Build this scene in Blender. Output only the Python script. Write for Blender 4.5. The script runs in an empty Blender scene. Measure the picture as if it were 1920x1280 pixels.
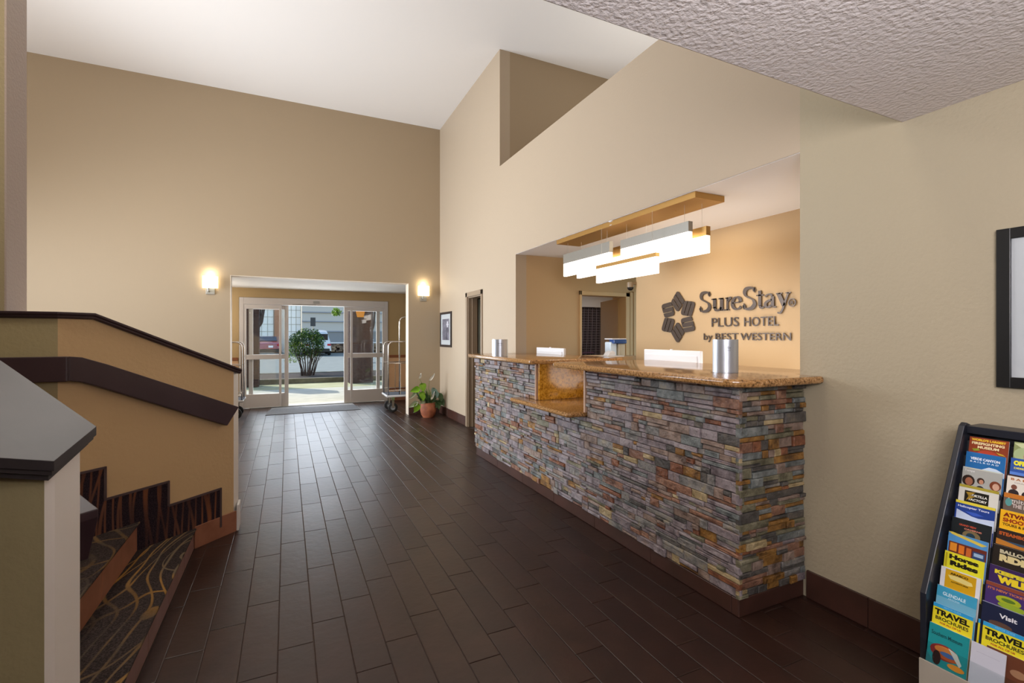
import bpy, bmesh, math, random
from mathutils import Vector, Matrix, noise
R = random.Random(7)
sc = bpy.context.scene
COL = sc.collection
PI = math.pi

# ------------------------------------------------------------------ camera
cam_d = bpy.data.cameras.new('camera'); cam = bpy.data.objects.new('camera', cam_d); COL.objects.link(cam)
cam.location = (0, 0, 1.44); cam.rotation_euler = (PI/2, 0, -math.atan(422/898.))
cam_d.sensor_width = 36; cam_d.lens = 898/1920*36; cam_d.shift_y = -10/1920; cam_d.clip_start = .05; cam_d.clip_end = 400
sc.camera = cam
# ------------------------------------------------------------------ world, sun, lights, exposure
w = bpy.data.worlds.new('world'); sc.world = w; w.use_nodes = True
wn = w.node_tree.nodes; wl = w.node_tree.links
sky = wn.new('ShaderNodeTexSky'); sky.sky_type = 'NISHITA'; sky.sun_disc = False
sky.sun_elevation = math.radians(42); sky.sun_rotation = math.radians(-50); sky.air_density = 1.2; sky.dust_density = .6
wl.new(sky.outputs[0], wn['Background'].inputs[0]); wn['Background'].inputs[1].default_value = .42
def light(name, kind, loc, power, color=(1, 1, 1), size=.5, sy=None, aim=None, spot=None):
    d = bpy.data.lights.new(name, kind); o = bpy.data.objects.new(name, d); COL.objects.link(o)
    d.energy = power; d.color = color; o.location = loc
    if kind == 'AREA':
        d.size = size
        if sy: d.shape = 'RECTANGLE'; d.size_y = sy
    elif kind in ('POINT', 'SPOT'): d.shadow_soft_size = size
    elif kind == 'SUN': d.angle = math.radians(.6)
    if kind == 'SPOT' and spot: d.spot_size = spot; d.spot_blend = .6
    if aim: o.rotation_euler = (Vector(aim)-Vector(loc)).to_track_quat('-Z', 'Y').to_euler()
    return o
light('sun', 'SUN', (0, 0, 30), 5.2, (1, .94, .84), aim=(3.2, -4.0, 30-4.6))
# daylight of the tall lobby windows on the left, unseen lamps over hall, stair, office and low ceiling, and added fills
light('window_daylight', 'AREA', (-4.8, 6.9, 1.7), 230, (.84, .91, 1), 3.0, 2.6, aim=(2.6, 6.6, 1.8)).data.spread = math.radians(105)
light('hall_ceiling_fill', 'AREA', (-2.8, 4.6, 1.7), 165, (.96, .96, 1), 2.6, 2.6, aim=(-2.4, 5.2, 5.3))  # added upward fill without a fixture, brightens the white ceiling
light('hall_lamp', 'AREA', (-.8, 5.2, 5.25), 50, (1, .95, .88), 1.6, 1.6, aim=(.6, 4.2, 0))
light('entrance_daylight', 'AREA', (.56, 11.25, 1.25), 52, (.92, .96, 1), 2.5, 1.9, aim=(.5, 4, .35))
light('low_ceiling_lamp', 'AREA', (1.1, -1.6, 2.40), 4, (1, .93, .84), .5, .5, aim=(1.1, -1.6, 0))
light('low_ceiling_lamp', 'AREA', (-1.6, -.6, 2.40), 14, (1, .92, .82), .5, .5, aim=(-1.6, -.6, 0))
light('low_ceiling_fill', 'AREA', (.3, -.5, 1.9), 60, (1, .95, .98), .8, .8, aim=(1.3, .2, 2.44))  # added fill behind the camera, aimed up at the low ceiling
light('stair_lamp', 'AREA', (-1.6, 1.9, 4.6), 40, (1, .89, .76), .8, .8, aim=(-.9, 3.0, 1.0))
light('vestibule_fill', 'POINT', (-1.7, 9.9, 1.9), 38, (1, .95, .88), .15)  # added point fill out of sight, lifts the vestibule ceiling and back wall
light('recess_fill', 'AREA', (4.3, 3.4, 3.85), 26, (1, .98, .94), 1.6, 3.0, aim=(4.3, 3.4, 5.3))  # added fill hidden above the ledge, brightens the ceiling on the right
light('office_ceiling_fill', 'AREA', (3.2, 2.7, .95), 11, (1, .92, .85), .7, 1.2, aim=(3.15, 2.9, 2.47))  # added upward fill behind the counter for the office ceiling
light('office_lamp', 'AREA', (3.2, 3.2, 2.44), 5, (1, .86, .66), .5, .5, aim=(3.3, 3.2, 0))
light('back_room_lamp', 'AREA', (4.6, 6.0, 2.3), 14, (1, .88, .7), .4, .4, aim=(4.6, 6.0, 0))
sc.view_settings.view_transform = 'Standard'; sc.view_settings.look = 'None'
sc.view_settings.exposure = -0.02; sc.view_settings.gamma = 1; sc.view_settings.use_curve_mapping = False

# ------------------------------------------------------------------ materials
def lin(h):
    if isinstance(h, str):
        h = h.lstrip('#'); h = [int(h[i:i+2], 16)/255 for i in (0, 2, 4)]
    return tuple((c/12.92 if c <= .04045 else ((c+.055)/1.055)**2.4) for c in h)+(1,)
MATS = {}
def mat(name, col, rough=.6, metal=0, col2=None, scale=8, bump=0, bscale=60, emit=0, alpha=1, trans=0, spec=.5, detail=4, fac=(.35, .65), stretch=None, coat=0, coord='Object'):
    if name in MATS: return MATS[name]
    m = bpy.data.materials.new(name); m.use_nodes = True; MATS[name] = m
    N = m.node_tree.nodes; L = m.node_tree.links; b = N['Principled BSDF']
    b.inputs['Base Color'].default_value = lin(col); b.inputs['Roughness'].default_value = rough
    b.inputs['Metallic'].default_value = metal; b.inputs['Specular IOR Level'].default_value = spec
    if coat: b.inputs['Coat Weight'].default_value = coat; b.inputs['Coat Roughness'].default_value = .08
    if trans: b.inputs['Transmission Weight'].default_value = trans
    if alpha < 1: b.inputs['Alpha'].default_value = alpha
    if emit:
        b.inputs['Emission Color'].default_value = lin(col); b.inputs['Emission Strength'].default_value = emit
    tc = N.new('ShaderNodeTexCoord'); src = tc.outputs[coord]
    if stretch:
        mp = N.new('ShaderNodeMapping'); mp.inputs['Scale'].default_value = stretch; L.new(src, mp.inputs[0]); src = mp.outputs[0]
    if col2:
        n = N.new('ShaderNodeTexNoise'); n.inputs['Scale'].default_value = scale; n.inputs['Detail'].default_value = detail
        L.new(src, n.inputs['Vector'])
        r = N.new('ShaderNodeValToRGB'); r.color_ramp.elements[0].position = fac[0]; r.color_ramp.elements[1].position = fac[1]
        r.color_ramp.elements[0].color = lin(col); r.color_ramp.elements[1].color = lin(col2)
        L.new(n.outputs[0], r.inputs[0]); L.new(r.outputs[0], b.inputs['Base Color'])
    if bump:
        n2 = N.new('ShaderNodeTexNoise'); n2.inputs['Scale'].default_value = bscale; n2.inputs['Detail'].default_value = 3
        L.new(src, n2.inputs['Vector']); bp = N.new('ShaderNodeBump'); bp.inputs['Strength'].default_value = bump
        bp.inputs['Distance'].default_value = .01; L.new(n2.outputs[0], bp.inputs['Height']); L.new(bp.outputs[0], b.inputs['Normal'])
    return m
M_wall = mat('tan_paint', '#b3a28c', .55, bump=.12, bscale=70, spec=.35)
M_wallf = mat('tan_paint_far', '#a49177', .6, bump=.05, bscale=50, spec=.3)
M_white = mat('white_ceiling', '#f1eeea', .8)
M_knock = mat('textured_ceiling', '#e4dddb', .85, bump=.9, bscale=55)
M_trim = mat('tan_trim', '#b09a78', .45)
M_gold = mat('office_paint', '#b99c74', .6, bump=.04, bscale=40)
M_dtrim = mat('dark_brown_paint', '#3b2a30', .38, col2='#332228', scale=3)
M_cap = mat('grey_brown_cap', '#3a3233', .42, col2='#302a2b', scale=5)
M_tile = mat('brown_plank_tile', '#301c16', .37, col2='#281712', scale=5, bump=.12, bscale=22, spec=.5)
M_tile2 = mat('brown_plank_tile_b', '#35201a', .36, col2='#2c1b16', scale=4, bump=.12, bscale=22, spec=.5)
M_tile3 = mat('brown_plank_tile_c', '#2d1b15', .35, col2='#36221b', scale=6, bump=.12, bscale=22, spec=.5)
M_grout = mat('grout', '#40312b', .8)
M_btile = mat('baseboard_tile', '#4a2f27', .35, col2='#3e2820', scale=6)
M_ttile = mat('terracotta_tile', '#96624a', .45, col2='#85543d', scale=9)
M_alu = mat('painted_aluminium', '#c9c2bd', .4, .1)
def clear(name, refl=.035, tint=(.97, .98, .98, 1)):
    m = bpy.data.materials.new(name); m.use_nodes = True; N = m.node_tree.nodes; L = m.node_tree.links; N.remove(N['Principled BSDF'])
    tb = N.new('ShaderNodeBsdfTransparent'); tb.inputs[0].default_value = tint; gb = N.new('ShaderNodeBsdfGlossy'); gb.inputs['Roughness'].default_value = .02
    mx = N.new('ShaderNodeMixShader'); mx.inputs[0].default_value = refl
    L.new(tb.outputs[0], mx.inputs[1]); L.new(gb.outputs[0], mx.inputs[2]); L.new(mx.outputs[0], N['Material Output'].inputs[0]); return m
M_glass = clear('clear_glass')
M_acry = clear('clear_acrylic', tint=(.93, .95, .95, 1))
M_chrome = mat('chrome', '#d8d2cc', .18, 1)
M_steel = mat('brushed_steel', '#c9cfd8', .33, .8, bump=.05, bscale=20, stretch=(1, 1, 40))
M_black = mat('black_plastic', '#121212', .35)
M_rub = mat('black_rubber', '#191817', .7)
M_navy = mat('dark_navy_laminate', '#20232c', .32)
M_bronze = mat('dark_bronze', '#4b4039', .34, .55)
M_brass = mat('brushed_brass', '#b58d50', .38, .7)
M_cap2 = mat('brushed_nickel', '#9c9a93', .4, .75)
M_glow = mat('lamp_diffuser', '#fff6ea', .4, emit=2.6)
M_sconce = mat('sconce_glass', '#fff3d2', .4, emit=3.0)
M_cable = mat('steel_cable', '#c9c4bb', .4, .6)
M_plast = mat('white_plastic', '#e8eaee', .35)
M_terra = mat('terracotta_pot', '#a8623f', .6, col2='#8a4c33', scale=14)
M_leafb = mat('lime_leaf', '#86b71f', .4, col2='#6da21a', scale=20)
M_leafd = mat('dark_green_leaf', '#2f4a26', .4, col2='#44603a', scale=25)
M_spathe = mat('white_spathe', '#efeee4', .5)
M_stem = mat('plant_stem', '#74843f', .5)
M_matg = mat('grey_mat', '#66686b', .85, col2='#58595d', scale=60)
M_paper = mat('white_paper', '#e6e6ea', .6)
M_concr = mat('porch_concrete', '#b6b4a6', .8, col2='#a6a596', scale=3)
M_asph = mat('asphalt', '#767c77', .9, col2='#6a706b', scale=2)
M_curb = mat('concrete_curb', '#77705c', .9, col2='#645e4c', scale=6)
M_mulch = mat('bark_mulch', '#231a14', .95, col2='#352619', scale=40, bump=.8, bscale=30)
M_brick = mat('dark_brick', '#4a2c24', .85, col2='#33201b', scale=18)
M_mort = mat('mortar', '#4a3e38', .9)
M_stucco = mat('grey_stucco', '#b9b4ab', .9)
M_stuccod = mat('slate_stucco', '#858584', .9)
M_cream = mat('cream_stucco', '#f6ead8', .9, col2='#f0dfc8', scale=2)
M_brickp = mat('salmon_brick', '#c08a68', .9, col2='#b07a5a', scale=20)
M_bark = mat('tree_bark', '#3a2c25', .9, col2='#55443a', scale=30)
M_red = mat('crimson_car_paint', '#7d0c30', .2, .3, coat=1)
M_vanw = mat('white_car_paint', '#b4bac2', .2, coat=1)
M_wing = mat('car_window', '#1c2228', .08)
M_lamp = mat('red_tail_lamp', '#b0202c', .2)

def granite(name, cols, scale=130):
    m = bpy.data.materials.new(name); m.use_nodes = True; MATS[name] = m
    N = m.node_tree.nodes; L = m.node_tree.links; b = N['Principled BSDF']; b.inputs['Roughness'].default_value = .12
    tc = N.new('ShaderNodeTexCoord')
    v = N.new('ShaderNodeTexNoise'); v.inputs['Scale'].default_value = scale; v.inputs['Detail'].default_value = 6; v.inputs['Roughness'].default_value = .7
    L.new(tc.outputs['Object'], v.inputs['Vector'])
    r = N.new('ShaderNodeValToRGB'); e = r.color_ramp.elements
    pos = [.3, .42, .52, .62, .72]
    e[0].position = pos[0]; e[0].color = lin(cols[0]); e[1].position = pos[-1]; e[1].color = lin(cols[4])
    for p, c in zip(pos[1:4], cols[1:4]):
        q = e.new(p); q.color = lin(c)
    L.new(v.outputs[0], r.inputs[0]); L.new(r.outputs[0], b.inputs['Base Color'])
    return m
M_gran = granite('gold_granite', ['#3a2414', '#7c5a34', '#a87c4c', '#b98e5e', '#d0b08a'], 75)
M_granp = granite('amber_granite_panel', ['#5a380c', '#a06c18', '#c48c2c', '#d09c3a', '#dcb460'], 60)

def carpet(name, base, vertical=False):
    m = bpy.data.materials.new(name); m.use_nodes = True; MATS[name] = m
    N = m.node_tree.nodes; L = m.node_tree.links; b = N['Principled BSDF']; b.inputs['Roughness'].default_value = .95
    b.inputs['Specular IOR Level'].default_value = .1
    tc = N.new('ShaderNodeTexCoord'); src = tc.outputs['Object']
    # thin wandering lines: iso-lines of coordinate + slow noise, two crossing families
    mp = N.new('ShaderNodeMapping'); mp.inputs['Scale'].default_value = (1, .55, 1) if not vertical else (1, 1, .5)
    mp.inputs['Rotation'].default_value = (0, 0, .1 if not vertical else 0); L.new(src, mp.inputs[0])
    fams = []
    for fs_, dist, off_, thr in ((12.0, .22, 0.0, .12), (6.0, .4, 7.3, .06)) if not vertical else ((19.0, .045, 0.0, .17), (12.0, .08, 7.3, .12)):
        nz_ = N.new('ShaderNodeTexNoise'); nz_.inputs['Scale'].default_value = 2.6; nz_.inputs['Detail'].default_value = .5
        ad = N.new('ShaderNodeVectorMath'); ad.operation = 'ADD'; ad.inputs[1].default_value = (off_, off_*.7, off_*.3); L.new(mp.outputs[0], ad.inputs[0]); L.new(ad.outputs[0], nz_.inputs['Vector'])
        sx = N.new('ShaderNodeSeparateXYZ'); L.new(mp.outputs[0], sx.inputs[0])
        ma = N.new('ShaderNodeMath'); ma.operation = 'MULTIPLY_ADD'; ma.inputs[1].default_value = dist*3; L.new(nz_.outputs[0], ma.inputs[0]); L.new(sx.outputs[0], ma.inputs[2])
        if vertical:
            m0 = N.new('ShaderNodeMath'); m0.operation = 'SUBTRACT'; L.new(ma.outputs[0], m0.inputs[0]); m0.inputs[1].default_value = 0; ma = m0
        mm = N.new('ShaderNodeMath'); mm.operation = 'MULTIPLY'; mm.inputs[1].default_value = fs_*(1.5 if vertical else 1); L.new(ma.outputs[0], mm.inputs[0])
        fr = N.new('ShaderNodeMath'); fr.operation = 'PINGPONG'; fr.inputs[1].default_value = .5; L.new(mm.outputs[0], fr.inputs[0])
        mr = N.new('ShaderNodeMapRange'); mr.inputs[1].default_value = thr; mr.inputs[2].default_value = thr*.45; L.new(fr.outputs[0], mr.inputs[0]); fams.append(mr)
    r = N.new('ShaderNodeMath'); r.operation = 'MAXIMUM'; L.new(fams[0].outputs[0], r.inputs[0]); L.new(fams[1].outputs[0], r.inputs[1])
    rough = N.new('ShaderNodeTexNoise'); rough.inputs['Scale'].default_value = 2.2; L.new(mp.outputs[0], rough.inputs['Vector'])
    rr_ = N.new('ShaderNodeMapRange'); rr_.inputs[1].default_value = .38; rr_.inputs[2].default_value = .6; rr_.inputs[3].default_value = .15; rr_.inputs[4].default_value = .9; L.new(rough.outputs[0], rr_.inputs[0])
    rm = N.new('ShaderNodeMath'); rm.operation = 'MULTIPLY'; L.new(r.outputs[0], rm.inputs[0]); L.new(rr_.outputs[0], rm.inputs[1]); r = rm
    n = N.new('ShaderNodeTexNoise'); n.inputs['Scale'].default_value = 3.5; L.new(src, n.inputs['Vector'])
    r2 = N.new('ShaderNodeValToRGB'); r2.color_ramp.elements[0].position = .4; r2.color_ramp.elements[1].position = .62
    r2.color_ramp.elements[0].color = lin('#6a5d4c' if not vertical else '#6e4a3a'); r2.color_ramp.elements[1].color = lin('#a2783a' if not vertical else '#8a5536')
    L.new(n.outputs[0], r2.inputs[0])
    n3 = N.new('ShaderNodeTexNoise'); n3.inputs['Scale'].default_value = 160; L.new(src, n3.inputs['Vector'])
    r3 = N.new('ShaderNodeValToRGB'); r3.color_ramp.elements[0].position = .4; r3.color_ramp.elements[1].position = .7
    r3.color_ramp.elements[0].color = lin(base[0]); r3.color_ramp.elements[1].color = lin(base[1]); L.new(n3.outputs[0], r3.inputs[0])
    mx = N.new('ShaderNodeMix'); mx.data_type = 'RGBA'; L.new(r.outputs[0], mx.inputs[0]); L.new(r3.outputs[0], mx.inputs[6]); L.new(r2.outputs[0], mx.inputs[7])
    L.new(mx.outputs[2], b.inputs['Base Color'])
    return m
M_carp = carpet('wave_carpet', ('#272120', '#453b38'))
M_carps = carpet('wave_carpet_skirt', ('#1f181f', '#3a2c30'), True)

# ------------------------------------------------------------------ helpers
class MB:
    def __init__(s): s.v = []; s.f = []; s.m = []
    def add(s, vs, fs, mi=0):
        o = len(s.v); s.v += [tuple(p) for p in vs]; s.f += [tuple(i+o for i in f) for f in fs]; s.m += [mi]*len(fs); return s
    def box(s, x0, y0, z0, x1, y1, z1, mi=0):
        if x0 > x1: x0, x1 = x1, x0
        if y0 > y1: y0, y1 = y1, y0
        if z0 > z1: z0, z1 = z1, z0
        return s.add([(x0,y0,z0),(x1,y0,z0),(x1,y1,z0),(x0,y1,z0),(x0,y0,z1),(x1,y0,z1),(x1,y1,z1),(x0,y1,z1)],
            [(3,2,1,0),(4,5,6,7),(0,1,5,4),(1,2,6,5),(2,3,7,6),(3,0,4,7)], mi)
    def prism(s, pts, vec, mi=0):   # planar polygon (3D points) extruded along vec
        n = len(pts); v = Vector(vec)
        a = [Vector(p) for p in pts]
        nr = Vector((0,0,0))
        for i in range(n): nr += a[i].cross(a[(i+1) % n])
        if nr.dot(v) < 0: a.reverse()
        b = [p+v for p in a]
        return s.add(a+b, [tuple(range(n-1,-1,-1)), tuple(range(n, 2*n))]+[(i, (i+1) % n, n+(i+1) % n, n+i) for i in range(n)], mi)
    def tube(s, path, r, n=8, mi=0, caps=True):
        P = [Vector(p) for p in path]; rs = r if isinstance(r, (list, tuple)) else [r]*len(P)
        vs = []; fs = []; up = Vector((0,0,1)); prev = None
        for i, p in enumerate(P):
            d = (P[min(i+1, len(P)-1)]-P[max(i-1, 0)]).normalized()
            if prev is None:
                a = d.cross(up); a = d.cross(Vector((0,1,0))) if a.length < .05 else a
                if a.length < .05: a = d.cross(Vector((1,0,0)))
            else: a = prev-d*prev.dot(d)
            a.normalize(); prev = a; b = d.cross(a)
            for k in range(n):
                t = 2*PI*k/n; vs.append(p+(a*math.cos(t)+b*math.sin(t))*rs[i])
        for i in range(len(P)-1):
            for k in range(n):
                fs.append((i*n+k, i*n+(k+1) % n, (i+1)*n+(k+1) % n, (i+1)*n+k))
        if caps: fs += [tuple(range(n-1,-1,-1)), tuple(range((len(P)-1)*n, len(P)*n))]
        return s.add(vs, fs, mi)
    def lathe(s, prof, c=(0,0,0), n=20, mi=0, a0=0, a1=2*PI):
        full = abs(a1-a0-2*PI) < 1e-6; k = n if full else n+1; vs = []; fs = []
        for r, z in prof:
            for i in range(k):
                t = a0+(a1-a0)*i/n; vs.append((c[0]+r*math.cos(t), c[1]+r*math.sin(t), c[2]+z))
        for j in range(len(prof)-1):
            for i in range(n if full else n):
                i2 = (i+1) % k; fs.append((j*k+i, j*k+i2, (j+1)*k+i2, (j+1)*k+i))
        return s.add(vs, fs, mi)
    def ball(s, c, r, n=12, mi=0, sz=1):
        prof = [(max(r*math.sin(PI*i/n), 1e-5), -r*sz*math.cos(PI*i/n)) for i in range(n+1)]
        return s.lathe(prof, c, n, mi)
ORG = {}
def put(o, parent):
    COL.objects.link(o)
    if parent is not None:
        o.parent = parent
def build(name, mb, m, parent=None, bevel=0, smooth=False, seg=2, mats=None):
    me = bpy.data.meshes.new(name); off = Vector((0,0,0)); p = parent
    if parent is not None: off = ORG.get(parent, Vector((0,0,0)))
    me.from_pydata([tuple(Vector(v)-off) for v in mb.v], [], mb.f)
    for mm in (mats or [m]): me.materials.append(mm)
    me.polygons.foreach_set('material_index', mb.m)
    if smooth: me.polygons.foreach_set('use_smooth', [True]*len(me.polygons))
    me.update()
    o = bpy.data.objects.new(name, me); put(o, parent); ORG[o] = off
    if bevel:
        bm = o.modifiers.new('bevel', 'BEVEL'); bm.width = bevel; bm.segments = seg; bm.limit_method = 'ANGLE'; bm.angle_limit = .6
    if smooth and bevel == 0 and smooth != 'full':
        es = o.modifiers.new('split', 'EDGE_SPLIT'); es.split_angle = .7
    return o
def tag(o, label=None, cat=None, group=None, kind=None):
    if label: o['label'] = label
    if cat: o['category'] = cat
    if group: o['group'] = group
    if kind: o['kind'] = kind
    return o
def thing(name, label, cat, loc=(0,0,0), group=None, matrix=None):
    o = bpy.data.objects.new(name, None); COL.objects.link(o); o.empty_display_size = .1
    if matrix is not None: o.matrix_world = matrix; ORG[o] = Vector((0,0,0))
    else: o.location = loc; ORG[o] = Vector(loc)
    return tag(o, label, cat, group)
def struct(name, mb, m, parent=None, **k):
    o = build(name, mb, m, parent, **k)
    if parent is None: o['kind'] = 'structure'
    return o
def text_mesh(body, size, extrude=.0005, spacing=1, off=0):
    c = bpy.data.curves.new('t', 'FONT'); c.body = body; c.size = size; c.extrude = extrude; c.space_character = spacing; c.offset = off; c.resolution_u = 3
    o = bpy.data.objects.new('t', c); COL.objects.link(o)
    dg = bpy.context.evaluated_depsgraph_get(); me = bpy.data.meshes.new_from_object(o.evaluated_get(dg))
    bpy.data.objects.remove(o); bpy.data.curves.remove(c)
    return me
def text(name, body, size, M, m, parent, fit=None, bold=0, extrude=.0005, spacing=1, align='L', height=None):
    """text laid in local plane x right, y up; M = Matrix from text plane to the parent's space"""
    me = text_mesh(body, size, extrude, spacing, bold)
    xs = [v.co.x for v in me.vertices]; ys = [v.co.y for v in me.vertices]
    if not xs: return None
    sx = 1 if not fit else fit/(max(xs)-min(xs)); sy = sx if not height else height/(max(ys)-min(ys))
    x0 = min(xs) if align == 'L' else (min(xs)+max(xs))/2
    me.transform(Matrix.Diagonal((sx, sy, 1, 1)) @ Matrix.Translation((-x0, 0, 0))); me.transform(M)
    me.materials.clear(); me.materials.append(m); me.name = name
    o = bpy.data.objects.new(name, me); put(o, parent); return o
def copy_tree(o, parent=None):
    c = o.copy(); COL.objects.link(c); c.parent = parent
    for ch in o.children: copy_tree(ch, c)
    return c

# ================================================================== SETTING
XR = 2.604; YF = 8.73; ZC = 5.32; ZL = 2.44; YS = 1.25
b = MB()
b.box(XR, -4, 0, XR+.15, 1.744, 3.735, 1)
b.box(XR, 1.744, 2.47, XR+.15, 5.431, 3.735)
b.box(XR, 5.431, 0, XR+.15, 6.60, 3.735)
b.box(XR, 5.93, 3.735, XR+.15, 7.19, ZC)
b.box(XR, 6.60, 2.06, XR+.15, 7.19, 3.735)
b.box(XR, 7.19, 0, XR+.15, YF+.2, ZC)
struct('wall_right', b, None, mats=[M_wall, mat('tan_wall_dim_tint', '#aca087', .55, bump=.28, bscale=60, spec=.35)])  # near stretch: same paint, its dimmer light put into the colour
b = MB(); b.box(XR+.15, 1.27, 3.6, 5.6, 5.93, 3.735); struct('trim_1', b, M_wall)       # ledge over the desk
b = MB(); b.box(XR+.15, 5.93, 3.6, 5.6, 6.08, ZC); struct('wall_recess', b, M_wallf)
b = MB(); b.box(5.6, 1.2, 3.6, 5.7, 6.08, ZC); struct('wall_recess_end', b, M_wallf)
# far wall with the entrance opening
b = MB()
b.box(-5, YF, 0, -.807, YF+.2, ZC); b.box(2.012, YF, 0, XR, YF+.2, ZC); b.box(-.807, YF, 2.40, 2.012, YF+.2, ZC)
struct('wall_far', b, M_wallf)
b = MB(); b.box(-5, YS, ZC, 5.7, YF+.2, ZC+.1); struct('ceiling', b, M_white)
b = MB(); b.box(-5, -4, ZL, XR, YS, ZL+.12); struct('ceiling_low', b, M_knock)
b = MB(); b.box(-5, YS-.12, ZL+.12, 5.7, YS, ZC); b.box(-5, YS-.001, ZL, XR, YS+.001, ZL+.12); struct('wall_bulkhead', b, M_wall)
# left wall without openings (an area light stands in for its window daylight), and the wall behind the camera
b = MB(); b.box(-5.15, -4, 0, -5, YF+.2, ZC); struct('wall_left', b, M_wall)
b = MB(); b.box(-5, -4.15, 0, XR+.15, -4, ZL+.1); struct('wall_back', b, M_wall)
# upper part of the wall that ends beside the stair
b = MB(); b.box(-3.6, 3.40, 0, -1.336, 3.612, ZC); ws = struct('wall_stair', b, mat('olive_tan_paint', '#a99c7a', .6, bump=.25, bscale=60))
b = MB(); b.box(-1.338, 3.398, 0, -1.330, 3.614, ZC); build('end_face', b, mat('lit_end_tint', '#b5a69e', .6, bump=.3, bscale=60), ws)  # light falling on the end face is put into this paler tint
# floor slab (grout) and tiles
b = MB(); b.box(-5, -4, -.12, 5.6, 10.9, -.004)
floor = struct('floor', b, M_grout)
TW, TL = .1525, .62
tiles = []
for i in range(-4, 18):
    x0 = -.038+TW*i
    if x0 > XR: continue
    off = 2.443+.157*i
    k0 = int(math.floor((-1.0-off)/TL))
    for k in range(k0, 40):
        y0 = off+k*TL; y1 = y0+TL
        if y0 > 10.8: break
        a0, a1, c0, c1 = x0+.0016, x0+TW-.0016, y0+.0018, min(y1, 10.83)-.0018
        if a0 < -.565 and y0 < 4.1: a0 = -.565
        if a1 <= a0+.01 or c1 <= c0+.01: continue
        if a0 > 2.12 and c0 > 1.75 and c1 < 5.4: continue
        a1 = min(a1, XR)
        cx, cy = (a0+a1)/2, (c0+c1)/2
        d = cx*.425+cy*.905; lat = cx*.905-cy*.425
        vis = d > .9 and abs(lat/d) < 1.12
        tiles.append((0 if vis else 1, math.hypot(cx, cy), a0, a1, c0, c1))
tiles.sort()
def tile_mesh(mb, a0, a1, c0, c1, z=0, tilt=(0, 0), e=.0022):
    cx, cy = (a0+a1)/2, (c0+c1)/2
    def zz(x, y): return z+tilt[0]*(x-cx)+tilt[1]*(y-cy)
    lo = [(a0,c0,z-.01),(a1,c0,z-.01),(a1,c1,z-.01),(a0,c1,z-.01)]
    mi = [(a0,c0,zz(a0,c0)-e*.6),(a1,c0,zz(a1,c0)-e*.6),(a1,c1,zz(a1,c1)-e*.6),(a0,c1,zz(a0,c1)-e*.6)]
    hi = [(a0+e,c0+e,zz(a0,c0)),(a1-e,c0+e,zz(a1,c0)),(a1-e,c1-e,zz(a1,c1)),(a0+e,c1-e,zz(a0,c1))]
    fs = [(8,9,10,11)]
    for i in range(4):
        j = (i+1) % 4; fs += [(i,j,4+j,4+i), (4+i,4+j,8+j,8+i)]
    mb.add(lo+mi+hi, fs)
rest = MB()
TM = [M_tile, M_tile2, M_tile3]
for n, (v, dd, a0, a1, c0, c1) in enumerate(tiles):
    tl = (R.uniform(-.0022, .0022), R.uniform(-.0008, .0008))
    if n < 300:
        mb = MB(); tile_mesh(mb, a0, a1, c0, c1, 0, tl); build('tile', mb, TM[R.randrange(3)], floor)
    else:
        o = len(rest.f); tile_mesh(rest, a0, a1, c0, c1, 0, tl)
rt = build('tile_field', rest, M_tile, floor); rt['kind'] = 'stuff'
# baseboards of tile
def base_run(name, p0, p1, h, first, m=M_btile, L=.61, th=.011, nrm=(-1, 0)):
    """row of base tiles from p0 to p1 (xy); nrm points into the room"""
    P0, P1 = Vector(p0), Vector(p1); D = P1-P0; tot = D.length; D.normalize(); n = Vector(nrm)
    mb = MB(); mb.prism([(*P0, 0), (*P1, 0), (*P1, h), (*P0, h)], (n.x*.005, n.y*.005, 0)); root = struct(name, mb, M_grout)
    s = 0; e = first
    while s < tot-.005:
        e = min(e, tot); a = P0+D*(s+.0015)+n*.004; c = P0+D*(e-.0015)+n*.004
        q = MB(); q.prism([(*a, .003), (*c, .003), (*c, h), (*a, h)], (n.x*th, n.y*th, 0)); build('tile', q, m, root, bevel=.0015, seg=1)
        s = e; e += L
base_run('baseboard_right', (XR, 1.70), (XR, -1.2), .15, .31)
base_run('baseboard_corner', (XR, 8.73), (XR, 7.26), .15, .5)
base_run('baseboard_far', (XR-.012, 8.73), (2.012, 8.73), .15, .45, nrm=(0, -1))
base_run('baseboard_farleft', (-.807, 8.73), (-2.4, 8.73), .15, .45, nrm=(0, -1))
# drop ceiling and walls of the entrance vestibule
b = MB(); b.box(-2.4, YF+.2, 2.40, 3.2, 10.85, 2.5); struct('ceiling_vestibule', b, M_white)
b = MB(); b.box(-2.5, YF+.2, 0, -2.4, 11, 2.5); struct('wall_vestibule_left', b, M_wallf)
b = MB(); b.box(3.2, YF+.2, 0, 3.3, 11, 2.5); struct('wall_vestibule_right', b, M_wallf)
YD = 10.85
b = MB(); b.box(-2.4, YD, 0, -.86, YD+.15, 2.5); b.box(2.045, YD, 0, 3.2, YD+.15, 2.5); b.box(-.86, YD, 2.215, 2.045, YD+.15, 2.5)
struct('wall_vestibule', b, mat('vestibule_paint', '#b09568', .6))
wd = mat('chair_rail_wood', '#8a5230', .4); wp = mat('peach_wainscot', '#d8ac82', .6)
for q0, q1, nm in ((2.05, 3.2, 'trim_2'), (-2.4, -.87, 'trim_3')):
    b = MB(); b.box(q0, YD-.02, .96, q1, YD, 1.02); root = struct(nm, b, wd, bevel=.004)
    b = MB(); b.box(q0, YD-.006, .15, q1, YD, .96); build('wainscot_panel', b, wp, root)
    b = MB(); b.box(q0, YD-.014, 0, q1, YD, .15); build('base_tile', b, M_ttile, root)
    b = MB(); b.box(q0, YD-.018, .25, q1, YD, .29); build('lower_rail', b, wd, root)
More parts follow.
